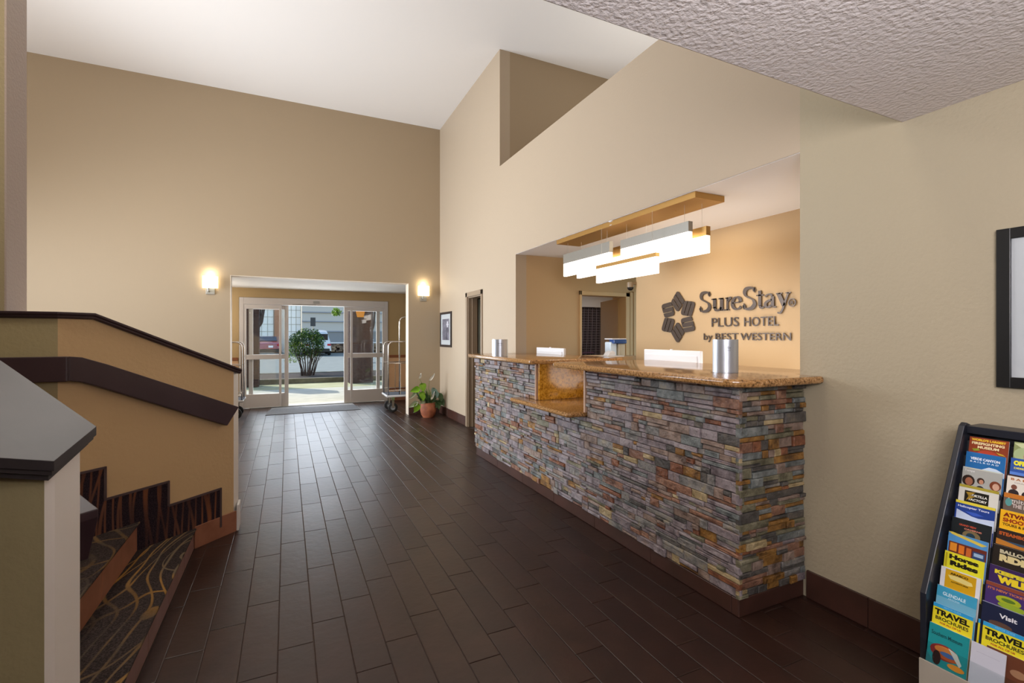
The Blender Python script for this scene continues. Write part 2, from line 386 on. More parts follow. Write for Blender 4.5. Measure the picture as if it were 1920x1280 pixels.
# reveals of the opening, door daylight put into their paler tint
wr = mat('daylit_reveal_tint', '#e4d6c4', .6)
b = MB(); b.box(-.809, YF-.002, 0, -.803, YF+.202, 2.40); b.box(2.008, YF-.002, 0, 2.014, YF+.202, 2.40); b.box(-.807, YF-.002, 2.396, 2.012, YF+.202, 2.402)
struct('trim_4', b, wr)

# ------------------------------------------------------------------ entrance doors (automatic, standing open)
door = MB(); y0, y1 = YD-.03, YD+.09
door.box(-.85, y0, 0, -.775, y1, 2.21); door.box(1.96, y0, 0, 2.036, y1, 2.21); door.box(-.775, y0, 2.075, 1.96, y1, 2.21)
d1 = struct('door_1', door, M_alu, bevel=.004)
def sidelite(x0, x1, yc, name='side_panel', zb=.28, par=d1, st=.045, bottom=True):
    f = MB(); a, c = yc-.02, yc+.02
    f.box(x0, a, .01, x0+st, c, 2.07); f.box(x1-st, a, .01, x1, c, 2.07)
    f.box(x0+st, a, 1.985, x1-st, c, 2.07); f.box(x0+st, a, .975, x1-st, c, 1.07); f.box(x0+st, a, .01, x1-st, c, zb)
    fr = build(name, f, M_alu, par, bevel=.003)
    for z0, z1 in ((1.07, 1.985), (zb, .975)):
        g = MB(); g.box(x0+st, yc-.003, z0, x1-st, yc+.003, z1); build('glass_pane', g, M_glass, fr)
    return fr
sidelite(-.775, -.10, YD)
sidelite(1.24, 1.96, YD)
sidelite(-.69, .03, YD+.055, 'sliding_leaf', st=.075)
sidelite(1.115, 1.87, YD+.055, 'sliding_leaf', st=.075)
b = MB(); b.box(-.1, YD-.012, 0, 1.24, YD+.09, .012); build('threshold', b, mat('threshold_metal', '#c9c9c0', .35, .6), d1)
b = MB(); b.box(.10, YD-.035, 2.085, .55, YD-.03, 2.10); b.box(.5, YD-.06, 2.12, .62, YD-.03, 2.17); build('motion_sensor', b, M_cap2, d1)

# ------------------------------------------------------------------ door in the right wall by the corner
b = MB()
b.box(XR-.018, 7.19, 0, XR, 7.26, 2.13); b.box(XR-.018, 6.55, 0, XR, 6.60, 2.13); b.box(XR-.018, 6.55, 2.06, XR, 7.26, 2.13)
b.box(XR, 7.17, 0, XR+.06, 7.19, 2.06); b.box(XR+.06, 7.155, 0, XR+.15, 7.19, 2.06); b.box(XR, 6.60, 0, XR+.15, 6.62, 2.06); b.box(XR, 6.62, 2.04, XR+.15, 7.17, 2.06)
d2 = struct('door_2', b, mat('taupe_door_frame', '#8c7862', .4), bevel=.003)
b = MB(); b.box(XR+.15, 6.5, 0, 3.6, 6.55, 2.2); b.box(XR+.15, 7.9, 0, 3.6, 7.95, 2.2); b.box(3.6, 6.5, 0, 3.65, 7.95, 2.2); b.box(XR+.15, 6.5, 2.2, 3.65, 7.95, 2.25)
struct('wall_closet', b, mat('dark_closet_paint', '#4a3c34', .7))
b = MB(); b.prism([(XR+.17, 7.17, .01), (XR+.19, 7.20, .01), (3.42, 7.20, .01), (3.42, 7.17, .01)], (0, 0, 2.02)); 
lf = build('door_leaf', b, mat('grey_door_paint', '#9aa29d', .3), d2)

# ------------------------------------------------------------------ office behind the desk
b = MB(); b.box(XR+.15, 1.3, 2.47, 5.6, 5.55, 2.56); b.box(XR, 1.744, 2.468, XR+.15, 5.431, 2.472); struct('ceiling_office', b, M_white)
b = MB(); b.box(3.75, 1.3, 0, 3.87, 4.517, 2.47); struct('wall_sign', b, M_gold)
b = MB(); b.box(XR+.15, 1.3, 0, 3.75, 1.42, 2.47); struct('wall_office_near', b, M_gold)
b = MB(); b.box(XR+.15, 5.431, 0, 3.56, 5.55, 2.47); b.box(3.56, 5.431, 2.02, 4.32, 5.55, 2.47); b.box(4.32, 5.431, 0, 5.6, 5.55, 2.47)
struct('wall_office_left', b, M_gold)
b = MB(); b.box(3.545, 5.40, 0, 3.575, 5.56, 2.05); b.box(4.305, 5.40, 0, 4.375, 5.56, 2.05); b.box(3.545, 5.40, 1.99, 4.375, 5.56, 2.05); b.box(4.375, 5.395, 0, 4.43, 5.43, 2.06); b.box(4.43, 5.385, 0, 4.50, 5.43, 2.07)
d3 = struct('door_3', b, mat('tan_door_frame', '#c2a376', .45), bevel=.006)
b = MB(); b.prism([(4.29, 5.56, .01), (4.325, 5.555, .01), (4.56, 6.30, .01), (4.525, 6.31, .01)], (0, 0, 1.97))
build('door_leaf', b, mat('tan_door_leaf', '#b0905f', .5), d3)
b = MB(); b.box(3.4, 7.2, 0, 5.6, 7.3, 2.47); b.box(5.6, 5.55, 0, 5.7, 7.3, 2.47); b.box(3.4, 5.55, 0, 3.46, 7.2, 2.47)
struct('wall_backroom', b, M_gold)
b = MB(); b.box(3.4, 5.55, 2.47, 5.7, 7.3, 2.5); struct('ceiling_backroom', b, M_white)
b = MB(); b.box(4.2, 7.17, .5, 5.3, 7.2, 2.18); wdw = struct('window_1', b, mat('window_frame_white', '#d9dbe0', .5))
b = MB(); b.box(4.27, 7.165, .57, 5.23, 7.17, 2.1); build('glass_pane', b, mat('daylit_window', '#dfe6f2', .2, emit=.55), wdw)

# ================================================================== STAIR
# far knee wall: runs along (1,1) from bend to its end, then flat section along -x
A = Vector((-.356, 4.071)); Bd = Vector((-1.101, 3.326)); T = .115; nb = Vector((-.7071, .7071))
def zcap(x): return min(1.569, 1.203+(-.34-x)*.568)-.036   # underside of the cap
M_kn = mat('knee_wall_paint', '#c6a67a', .55, bump=.22, bscale=45)
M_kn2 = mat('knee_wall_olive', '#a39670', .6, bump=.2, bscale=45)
kb = MB()
xs = [-.356, -.984, -1.101]
outer = [(x, x+4.427) for x in xs]
inner = [(-.336, 4.205), (-.984-.03, 3.443+.135), (-1.115, 3.475)]
vs = []
for (x, y) in outer: vs += [(x, y, 0), (x, y, zcap(x))]
for (x, y), xo in zip(inner, xs): vs += [(x, y, 0), (x, y, zcap(xo))]
# indices outer: 0,1 | 2,3 | 4,5 ; inner: 6,7 | 8,9 | 10,11
kb.add(vs, [(0,1,3,2), (2,3,5,4), (6,8,9,7), (8,10,11,9), (1,7,9,3), (3,9,11,5), (4,5,11,10)], 0)
kb.add([vs[0], vs[1], vs[7], vs[6]], [(0, 3, 2, 1)], 1)
kb.prism([(-1.101, 3.326, 0), (-3.0, 3.326, 0), (-3.0, 3.326, 1.533), (-1.101, 3.326, 1.533)], (0, .13, 0), 2)
knee = thing('stair_knee_wall', 'tan angled half wall of the stair with a dark brown cap', 'stair wall', (-1.1, 3.4, 0))
knee['kind'] = 'structure'
build('wall_body', kb, None, knee, mats=[M_kn, mat('lit_corner_tint', '#ece5dd', .5), M_kn2])  # pale tint on the end face stands in for light on it
# cap: profile swept along the wall top
def sweep_cap(mb, line, half_prof, closed_ends=True):
    """line: list of (x,y,z) on the centre; per point a side vector; half_prof: [(offset, dz)]"""
    rings = []
    for (p, sd) in line:
        rings.append([Vector(p)+Vector((sd.x*o, sd.y*o, dz)) for o, dz in half_prof])
    n = len(half_prof); vs = [v for r in rings for v in r]; fs = []
    for i in range(len(rings)-1):
        for k in range(n):
            fs.append((i*n+k, i*n+(k+1) % n, (i+1)*n+(k+1) % n, (i+1)*n+k))
    fs += [tuple(range(n-1, -1, -1)), tuple(range((len(rings)-1)*n, len(rings)*n))]
    mb.add(vs, fs)
prof = [(-.09, -.012), (-.09, .0), (.09, .0), (.09, -.012), (.08, -.020), (.08, -.028), (.068, -.036), (-.068, -.036), (-.08, -.028), (-.08, -.020)]
o2 = Vector((-.7071, .7071))*.055
c0 = Vector((-.340, 4.087))+o2; c1 = Vector((-.984, 3.443))+o2; c2 = Vector((-1.12, 3.39)); c3 = Vector((-3.0, 3.39))
mb = MB(); sweep_cap(mb, [((c0.x+.015, c0.y+.015, 1.195), Vector((-.7071, .7071))), ((c1.x, c1.y, 1.569), Vector((-.6, .76))), ((c2.x, c2.y, 1.569), Vector((-.3, 1.0))), ((c3.x, c3.y, 1.569), Vector((0, 1)))], prof)
build('cap', mb, M_dtrim, knee, bevel=.002)
mb = MB(); mb.prism([(c0.x+.018, c0.y+.018, 1.16), (c0.x+.03, c0.y+.03, 1.175), (c0.x+.03, c0.y+.03, 1.195), (c0.x+.012, c0.y+.012, 1.205)], (-.06, .06, 0)); build('cap_end', mb, mat('pale_cap_edge', '#d8d2c8', .5), knee)  # pale piece closing the low end of the cap
# board handrail fixed to the wall
hb = MB(); nout = Vector((.7071, -.7071))
def wp3(x, off, z): return (x+nout.x*off, x+4.427+nout.y*off, z)
off = .045
pth = [(-.350, .919, -.417, .798), (-.95, 1.278, -.95, 1.135), (-1.04, 1.325, -1.04, 1.19), (-1.082, 1.332, -1.082, 1.20)]
vs = []
for xt, zt, xb, zb in pth:
    vs += [wp3(xt, 0, zt), wp3(xt, off, zt), wp3(xb, off, zb), wp3(xb, 0, zb)]
fs = []
for i in range(len(pth)-1):
    for k in range(4): fs.append((i*4+k, i*4+(k+1) % 4, (i+1)*4+(k+1) % 4, (i+1)*4+k))
fs += [(3,2,1,0), tuple(range((len(pth)-1)*4, len(pth)*4))]
hb.add(vs, fs); hb.prism([(-1.05, 3.326, 1.20), (-3.0, 3.326, 1.20), (-3.0, 3.326, 1.332), (-1.05, 3.326, 1.332)], (0, -off, 0))
hr = build('board_handrail', hb, M_dtrim, knee, bevel=.004)
# white baseboard on the end of the wall and orange tile base on the stair side
mb = MB(); mb.box(-.338, 4.075, 0, -.322, 4.21, .19); build('end_baseboard', mb, mat('white_base', '#d6d0cc', .5), knee, bevel=.003)
mb = MB(); a = Vector((-.345, 4.082)); c = Vector((-.572, 3.855))
mb.prism([(*a, 0), (*c, 0), (*c, .15), (*a, .15)], (.7071*.012, -.7071*.012, 0)); build('base_tile', mb, M_ttile, knee, bevel=.002)

# stair: risers facing +x, treads between the two 45-degree walls
stair = thing('staircase', 'carpeted stair with black and gold wave pattern and terracotta risers', 'stair', (-.57, 2.6, 0)); stair['kind'] = 'structure'
zs = [.14, .315, .48, .645, .81, .975]; xe = [-.57, -.822, -1.076, -1.33, -1.584, -1.838, -2.092]
for i, z in enumerate(zs):
    x0, x1 = xe[i], xe[i+1]; zp = zs[i-1] if i else 0
    ya0, ya1 = max(1.262-x0, 0), min(4.427+x0, 9); yb0, yb1 = 1.262-x1, max(4.427+x1, 3.33 if x1 < -1.1 else 0)
    if x0 < -1.1: ya0 = yb0 = 2.36; ya1 = yb1 = 3.33
    elif x1 < -1.1: yb0 = 2.36; yb1 = 3.33
    mb = MB(); mb.prism([(x0+.014, ya0-.014, z-.016), (x0+.014, ya1+.0, z-.016), (x1-.01, yb1, z-.016), (x1-.01, yb0, z-.016)], (0, 0, .016))
    build('carpet_tread', mb, M_carp, stair, bevel=.006)
    ys = [ya0]
    while ys[-1] < ya1: ys.append(min(ys[-1]+(.42 if i == 0 else .9), ya1))
    for p, q in zip(ys, ys[1:]):
        mb = MB(); mb.box(x0-.02, p+.001, zp, x0, q-.001, z-.016); build('riser_tile', mb, M_ttile if i else mat('mauve_tile', '#8a6660', .4, col2='#7d5a52', scale=9), stair, bevel=.0015, seg=1)
mb = MB(); mb.box(-4, 2.36, .98, -2.1, 3.33, 1.09); build('landing', mb, M_carp, stair)
# carpet skirting on the knee wall, stepped, with a binding strip
def kp(x, z, o=.003): return (x+nout.x*o, x+4.427+nout.y*o, z)
st = [(-.435, .08), (-.435, .352), (-.695, .352), (-.695, .507), (-.948, .507), (-.948, .69), (-1.098, .69), (-1.098, .30), (-.83, .30), (-.83, .12), (-.575, .12), (-.555, .08)]
mb = MB(); mb.prism([kp(x, z) for x, z in st], (nout.x*.006, nout.y*.006, 0)); sk = build('carpet_skirt', mb, M_carps, stair)
mb = MB()
for (xa, za), (xb, zb) in (((-.431, .356), (-.697, .356)), ((-.691, .511), (-.95, .511)), ((-.944, .694), (-1.10, .694))):
    mb.prism([kp(xa, za-.012), kp(xb, zb-.012), kp(xb, zb), kp(xa, za)], (nout.x*.011, nout.y*.011, 0))
for x, z0, z1 in ((-.435, .075, .352), (-.695, .35, .507), (-.948, .50, .69)):
    mb.prism([kp(x-.006, z0), kp(x+.004, z0), kp(x+.004, z1), kp(x-.006, z1)], (nout.x*.011, nout.y*.011, 0))
build('carpet_binding', mb, mat('dark_binding', '#4a3838', .7), stair)

# near knee wall, mirrored: runs along (-1,1)
near = thing('stair_newel_wall', 'pale end of the near stair half wall with a broad grey brown cap', 'stair wall', (-.7, 1.8, 0)); near['kind'] = 'structure'
def zn(x, y): return .527+.276*(y-x)*1.0   # top plane of the cap
def zn(x, y): return 1.12+(-.276)*(x+.54)+.276*(y-1.609)
P1, P2, P3 = (-.573, 1.65), (-.56, 1.674), (-.55, 1.812)
far3 = (-1.05, 2.312); fb = (-1.18, 2.19); fa = (-.80, 1.60)
foot = [P1, P2, P3, far3, fb, (-.80, 1.66)]
n = len(foot); mb = MB()
vs = [(x, y, 0) for x, y in foot]+[(x, y, zn(x, y)-.052) for x, y in foot]
for i in range(n):
    j = (i+1) % n; mi = {0: 1, 1: 1, 5: 2}.get(i, 0)
    mb.add([vs[i], vs[j], vs[n+j], vs[n+i]], [(0, 1, 2, 3)], mi)
mb.add(vs[n:], [tuple(range(n))])
mb.box(-3.2, 2.19, 0, -1.05, 2.33, 1.46)
mb.box(-3.2, 1.61, 0, -.80, 1.66, 1.2, 2)
build('wall_body', mb, None, near, mats=[M_kn, mat('lit_corner_tint', '#ece5dd', .5), M_kn2])  # pale tint on chamfer and side face stands in for light
cp = [(-.540, 1.609), (-.514, 1.820), (-1.05, 2.356), (-3.2, 2.356), (-3.2, 2.13), (-1.24, 2.13), (-.86, 1.56)]
def cz(x, y): return min(zn(x, y), 1.46)
mb = MB()
def ring(inset, dz):
    cx, cy = -.9, 1.95
    out = []
    for k, (x, y) in enumerate(cp):
        dx, dy = cx-x, cy-y; l = math.hypot(dx, dy)
        if k in (3, 4): out.append((x, y, cz(x, y)+dz)); continue
        out.append((x+dx/l*inset, y+dy/l*inset, cz(x, y)+dz))
    return out
rg = [ring(0, 0), ring(0, -.026), ring(.008, -.026), ring(.008, -.038), ring(.022, -.040), ring(.022, -.052)]
n = len(cp); vs = [v for r in rg for v in r]; fs = []
for j in range(len(rg)-1):
    for k in range(n): fs.append((j*n+k, (j+1)*n+k, (j+1)*n+(k+1) % n, j*n+(k+1) % n))
fs += [(0, 1, 2), (0, 2, 5, 6), (2, 3, 4, 5)]
mb.add(vs, fs); build('cap', mb, M_cap, near, bevel=.003)
# board handrail on the inner side of the near wall
mb = MB()
def q3(s, sm, z): return ((sm-s)/2, (sm+s)/2, z)     # s = y-x , sm = x+y
s0 = 2.44; m = .276
pts = [(s0, .90), (s0, .875), (s0+.07, .735), (s0+.9, .735+.248), (s0+.9, .90+.248)]
mb.prism([q3(s, 1.27, z) for s, z in pts], (.052, .052, 0)); build('board_handrail', mb, M_dtrim, near, bevel=.003)

# ================================================================== RECEPTION COUNTER
counter = thing('reception_counter', 'reception counter faced with stacked slate ledge stones under granite tops', 'counter', (2.3, 3.6, 0))
b = MB()
b.box(2.105, 1.735, .0, 2.60, 3.10, 1.185); b.box(2.105, 3.90, .0, 2.60, 5.50, 1.185); b.box(2.105, 3.10, 0, 2.60, 3.90, .815)
build('core', b, mat('core_panel', '#7c6450', .8), counter)
def slate(name, c1, c2, c3):
    m = bpy.data.materials.new(name); m.use_nodes = True; N = m.node_tree.nodes; L = m.node_tree.links; b = N['Principled BSDF']
    b.inputs['Roughness'].default_value = .46; b.inputs['Specular IOR Level'].default_value = .5
    tc = N.new('ShaderNodeTexCoord'); n = N.new('ShaderNodeTexNoise'); n.inputs['Scale'].default_value = 13; n.inputs['Detail'].default_value = 7; n.inputs['Roughness'].default_value = .65
    L.new(tc.outputs['Object'], n.inputs['Vector']); r = N.new('ShaderNodeValToRGB'); e = r.color_ramp.elements
    e[0].position = .34; e[0].color = lin(c1); e[1].position = .72; e[1].color = lin(c3); q = e.new(.54); q.color = lin(c2)
    L.new(n.outputs[0], r.inputs[0]); L.new(r.outputs[0], b.inputs['Base Color'])
    v = N.new('ShaderNodeTexNoise'); v.inputs['Scale'].default_value = 38; v.inputs['Detail'].default_value = 6; L.new(tc.outputs['Object'], v.inputs['Vector'])
    bp = N.new('ShaderNodeBump'); bp.inputs['Strength'].default_value = .9; bp.inputs['Distance'].default_value = .012; L.new(v.outputs[0], bp.inputs['Height']); L.new(bp.outputs[0], b.inputs['Normal']); return m
scol = [('plum', '#564b4e', '#857a7d', '#8a7468'), ('mauve', '#625659', '#93888a', '#9c9294'), ('grey', '#55534f', '#827e7a', '#94886c'), ('taupe', '#5e4c42', '#8a766a', '#9c8a7e'), ('russet', '#57392c', '#8a6450', '#a88268'), ('ochre', '#54391e', '#8e6530', '#b08848'), ('charcoal', '#33302e', '#54504c', '#6e6458'), ('sage', '#4a4634', '#75705a', '#96907a'), ('rust', '#4e2e20', '#7e4f36', '#94603c'), ('blue', '#464a4a', '#727775', '#8c8f8a'), ('sand', '#7a6846', '#a8946e', '#c4b28e')]
SM = [slate('slate_'+q[0], *q[1:]) for q in scol]
wf = [5, 6, 4, 5, 2, .8, 1.2, 1, 1.2, 2, .7]; we = [.6, .5, 2, 3, 2, 4.5, 5.5, 5, 1.6, 2, .9]
stones = []
def stone_mesh(mb, face, a, c, z0, z1, dep, mi):
    g = .0011; a += g; c -= g; z0 += g; z1 -= g
    e = min(.004, (c-a)*.2, (z1-z0)*.2)
    j = lambda s=.0016: R.uniform(-s, s)
    rows = [(0, [(a, z0), (c, z0), (c, z1), (a, z1)]), (dep-e, [(a+j(.0008), z0), (c, z0+j(.0008)), (c, z1), (a, z1+j(.0008))]),
            (dep, [(a+e, z0+e), (c-e, z0+e), (c-e, z1-e), (a+e, z1-e)])]
    m_ = ((a+c)/2+j(.01), (z0+z1)/2+j(.004))
    vs = []
    for k, (d, ps) in enumerate(rows):
        for (t, z) in ps:
            dd = d+(j(.0018) if k else 0)
            vs.append((2.105-dd, t, z) if face == 'x' else (t, 1.735-dd, z))
    dd = dep+j(.003); vs.append((2.105-dd, m_[0], m_[1]) if face == 'x' else (m_[0], 1.735-dd, m_[1]))
    fs = []
    for r in range(2):
        for i in range(4): k = (i+1) % 4; fs.append((r*4+i, r*4+k, (r+1)*4+k, (r+1)*4+i))
    fs += [(8, 9, 12), (9, 10, 12), (10, 11, 12), (11, 8, 12)]
    if face == 'x': fs = [tuple(reversed(f)) for f in fs]
    mb.add(vs, fs, mi)
def fill(face, lo, hi, zlo, zhi, wts):
    z = zlo
    while z < zhi-.008:
        h = R.choice([.022, .028, .034, .040, .048, .056]); 
        if zhi-z-h < .014: h = zhi-z
        t = lo-R.uniform(0, .06) if False else lo
        while t < hi-.004:
            L = R.choice([.05, .07, .09, .12, .15, .18, .22])*R.uniform(.85, 1.15)
            if hi-t-L < .035: L = hi-t
            if h > .038 and R.random() < .4:       # two thin pieces stacked
                s = h*R.uniform(.4, .6); stones.append((face, t, t+L, z, z+s)); stones.append((face, t, t+L, z+s, z+h))
            else: stones.append((face, t, t+L, z, z+h))
            t += L
        z += h
ZB = .095
fill('x', 1.712, 5.50, ZB, .815, wf)
fill('x', 1.712, 3.085, .815, 1.185, wf); fill('x', 3.915, 5.50, .815, 1.185, wf)
fill('y', 2.082, 2.60, ZB, 1.185, we)
def sdist(s):
    face, a, c, z0, z1 = s; y = (a+c)/2 if face == 'x' else 1.72; x = 2.1 if face == 'x' else (a+c)/2
    d = .425*x+.905*y; fore = abs(x/math.hypot(x, y)) if face == 'x' else abs(y/math.hypot(x, y))
    return -((c-a)*fore*(z1-z0))/d**2
stones.sort(key=sdist)
rest = MB()
for n, (face, a, c, z0, z1) in enumerate(stones):
    mi = R.choices(range(11), wf if face == 'x' else we)[0]
    dep = R.choice([.016, .019, .022, .024, .027, .032])
    if n < 300:
        mb = MB(); stone_mesh(mb, face, a, c, z0, z1, dep, 0); build('stone', mb, SM[mi], counter)
    else: stone_mesh(rest, face, a, c, z0, z1, dep, mi)
o = build('stone_field', rest, None, counter, mats=SM); o['kind'] = 'stuff'
# tile base of the counter
def cbase(a, c, face='x'):
    q = MB()
    if face == 'x': q.box(2.088, a+.0015, .003, 2.105, c-.0015, ZB-.002)
    else: q.box(a+.0015, 1.72, .003, c-.0015, 1.735, ZB-.002)
    build('base_tile', q, M_btile, counter, bevel=.0015, seg=1)
y = 1.722; cbase(y, y+.045); y += .045
while y < 5.45: cbase(y, min(y+.61, 5.46)); y += .61
cbase(2.09, 2.60, 'y')
# granite tops with rounded nose
def slab(name, pts, z0, z1, m=M_gran, bev=.017, parent=counter):
    q = MB(); q.prism([(x, y, z0) for x, y in pts], (0, 0, z1-z0)); return build(name, q, m, parent, bevel=bev, seg=4, smooth='full')
slab('granite_top', [(1.985, 3.42), (1.965, 3.40), (1.965, 1.70), (2.02, 1.635), (2.10, 1.605), (2.60, 1.605), (2.60, 1.75), (3.0, 1.75), (3.0, 3.42)], 1.186, 1.226)
slab('granite_top', [(1.985, 3.80), (1.965, 3.82), (1.965, 5.42), (2.02, 5.54), (2.10, 5.56), (2.60, 5.56), (2.60, 5.42), (3.0, 5.42), (3.0, 3.80)], 1.186, 1.226)
slab('granite_top', [(1.955, 3.11), (1.925, 3.13), (1.925, 4.15), (1.955, 4.18), (2.076, 4.18), (2.105, 3.895), (2.95, 3.895), (2.95, 3.11)], .816, .853)
q = MB(); q.box(2.095, 3.875, .853, 2.78, 3.905, 1.186); build('granite_side_panel', q, M_granp, counter, bevel=.002)
for bb in ((2.07, 3.088, .853, 2.10, 3.11, 1.186), (2.07, 3.895, .853, 2.095, 3.912, 1.186)):
    q = MB(); q.box(*bb); build('edge_trim', q, mat('rose_tan_trim', '#b3937c', .45), counter, bevel=.002)
q = MB(); q.box(2.62, 1.76, 0, 2.66, 5.42, .80); q.box(2.66, 1.80, .70, 3.3, 5.38, .74); build('inner_desk', q, mat('desk_laminate', '#b79668', .5), counter)
q = MB(); q.box(2.62, 1.76, .8, 2.66, 3.09, 1.186); q.box(2.62, 3.91, .8, 2.66, 5.42, 1.186); build('inner_panel', q, mat('desk_laminate', '#b79668', .5), counter)

# ------------------------------------------------------------------ things on and behind the counter
def plate_sign(x, y, rot, wd, h, label, lines):
    t = thing('counter_sign', label, 'sign', (x, y, 1.226))
    q = MB(); r = wd*.62; half = math.asin(wd/2/r); n = 14; c = Vector((x, y))+Vector((math.cos(rot), math.sin(rot)))*(-r*.8)
    fr = []; bk = []
    for i in range(n+1):
        a = rot-half+2*half*i/n
        fr.append((c.x+r*math.cos(a), c.y+r*math.sin(a))); bk.append((c.x+(r-.003)*math.cos(a), c.y+(r-.003)*math.sin(a)))
    vs = [(px, py, zz) for px, py in fr for zz in (1.226, 1.226+h)]+[(px, py, zz) for px, py in bk for zz in (1.226, 1.226+h)]; o = 2*(n+1)
    fs = []
    for i in range(n):
        fs += [(2*i, 2*i+2, 2*i+3, 2*i+1), (o+2*i+2, o+2*i, o+2*i+1, o+2*i+3), (2*i+1, 2*i+3, o+2*i+3, o+2*i+1)]
    fs += [(0, 1, o+1, o), (2*n, o+2*n, o+2*n+1, 2*n+1)]
    q.add(vs, fs); build('curved_plate', q, M_steel, t, smooth=True)
    q = MB(); q.prism([(*p, 1.226) for p in fr]+[(*p, 1.226) for p in reversed(bk)], (0, 0, .004)); build('foot', q, M_steel, t)
    # print on the outer face
    for (u, zz, ww, hh, txt) in lines:
        me = text_mesh(txt, hh, .0001)
        xs_ = [v.co.x for v in me.vertices]; wdt = max(xs_)-min(xs_); k = ww/wdt
        for v in me.vertices:
            s = (v.co.x-min(xs_))*k-ww/2+u; a = rot+s/r
            rr = r+.0006+v.co.z
            v.co = (c.x+rr*math.cos(a)-x, c.y+rr*math.sin(a)-y, zz+v.co.y)
        me.materials.clear(); me.materials.append(mat('grey_print', '#5c636c', .5)); me.name = 'lettering'
        ob = bpy.data.objects.new('lettering', me); put(ob, t)
    return t
aim = lambda x, y: math.atan2(-y, -x)
plate_sign(2.30, 1.985, aim(2.3, 1.985)+.05, .138, .195, 'curved brushed metal sign on the near counter top', [(0.012, .142, .03, .022, 'SureStay'), (.012, .128, .03, .01, 'PLUS HOTEL')])
plate_sign(2.05, 4.66, aim(2.05, 4.66)+.05, .165, .18, 'curved brushed metal sign on the far counter top', [(0, .13, .05, .02, 'SureStay'), (0, .112, .05, .01, 'PLUS HOTEL')])

def monitor(x, y0, y1, ztop, label):
    yc = (y0+y1)/2; t = thing('computer_monitor', label, 'monitor', (x, yc, .74), 'monitors behind the counter')
    q = MB(); q.box(x, y0, ztop-.33, x+.03, y1, ztop); q.prism([(x, y0+.03, ztop-.28), (x, y1-.03, ztop-.28), (x, y1-.03, ztop-.04), (x, y0+.03, ztop-.04)], (-.012, 0, 0)); build('housing', q, M_plast, t, bevel=.006)
    q = MB(); q.box(x+.03, y0+.02, ztop-.31, x+.032, y1-.02, ztop-.02); build('screen', q, M_black, t)
    q = MB(); q.box(x-.03, yc-.03, .75, x-.005, yc+.03, ztop-.15); q.box(x-.1, yc-.12, .74, x+.12, yc+.12, .755); build('stand', q, M_plast, t, bevel=.004)
    q = MB(); q.tube([(x+.015, yc, ztop-.004), (x+.015, yc, ztop+.008)], .012, 10); build('camera_bump', q, M_plast, t)
monitor(3.04, 2.87, 3.55, 1.318, 'white monitor seen from behind, at the near high counter')
monitor(2.86, 4.70, 5.36, 1.300, 'white monitor seen from behind, at the far high counter')

lg = MB(); lg.box(3.40, 4.62, 0, 3.98, 5.22, 1.195); cab = build('filing_cabinet', lg, mat('tan_cabinet', '#b3946a', .5), bevel=.006)
tag(cab, 'tan filing cabinet beside the office door behind the counter', 'cabinet')
t = thing('card_printer', 'white upright desk device with a blue top on the office cabinet', 'printer', (3.62, 4.8, 1.195))
q = MB(); q.box(3.545, 4.74, 1.195, 3.64, 4.86, 1.37); build('body', q, mat('light_blue_white', '#cfe0ee', .35), t, bevel=.012)
q = MB(); q.box(3.57, 4.70, 1.35, 3.76, 4.80, 1.40); build('top_unit', q, mat('navy_blue_plastic', '#274a86', .35), t, bevel=.008)
q = MB(); q.box(3.545, 4.70, 1.40, 3.75, 4.86, 1.412); build('lid', q, M_plast, t, bevel=.002)
q = MB(); q.box(3.655, 4.72, 1.195, 3.75, 4.84, 1.35); build('side_box', q, mat('clear_grey_plastic', '#b5ab94', .3), t, bevel=.01)
t = thing('desk_phone', 'low white desk device in front of the blue topped printer', 'phone', (3.50, 4.68, 1.195))
q = MB(); q.prism([(3.43, 4.64, 1.205), (3.55, 4.64, 1.205), (3.55, 4.64, 1.25), (3.51, 4.64, 1.268), (3.46, 4.64, 1.25)], (0, .1, 0)); build('body', q, M_plast, t, bevel=.01)
q = MB(); q.box(3.41, 4.625, 1.195, 3.66, 4.76, 1.205); build('tray', q, M_plast, t, bevel=.002)

t = thing('card_reader', 'glossy black oval card reader on the low granite desk', 'card reader', (2.55, 3.6, .853))
q = MB(); q.lathe([(.001, 0), (.085, 0), (.10, .008), (.098, .018), (.08, .026), (.001, .028)], (0, 0, 0), 28)
q.v = [(2.53+x*.75, 3.64+y*1.0, .853+z) for x, y, z in q.v]; build('body', q, M_black, t, smooth=True)
q = MB(); q.box(2.49, 3.60, .878, 2.55, 3.68, .8815); build('display', q, mat('grey_display', '#8d9298', .15), t, bevel=.001)
t = thing('desk_telephone', 'black telephone at the back of the low granite desk', 'telephone', (2.82, 3.55, .853))
q = MB(); q.prism([(2.74, 3.42, .853), (2.90, 3.42, .853), (2.90, 3.42, .92), (2.74, 3.42, .88)], (0, .2, 0)); build('base', q, M_black, t, bevel=.006)
q = MB(); q.tube([(2.78, 3.46, .905), (2.80, 3.46, .935), (2.84, 3.46, .945), (2.88, 3.46, .935), (2.89, 3.46, .92)], .015, 8); build('handset', q, M_black, t, smooth=True)
t = thing('desk_box', 'dark tall box on the office desk behind the low counter', 'box', (3.2, 3.45, .74))  # dark upright box standing on the desk
q = MB(); q.box(3.10, 3.80, .74, 3.20, 3.87, 1.04); build('body', q, mat('maroon_plastic', '#3f2228', .4), t, bevel=.004)
q = MB(); q.box(3.098, 3.81, .98, 3.10, 3.86, 1.02); build('label_plate', q, M_plast, t)

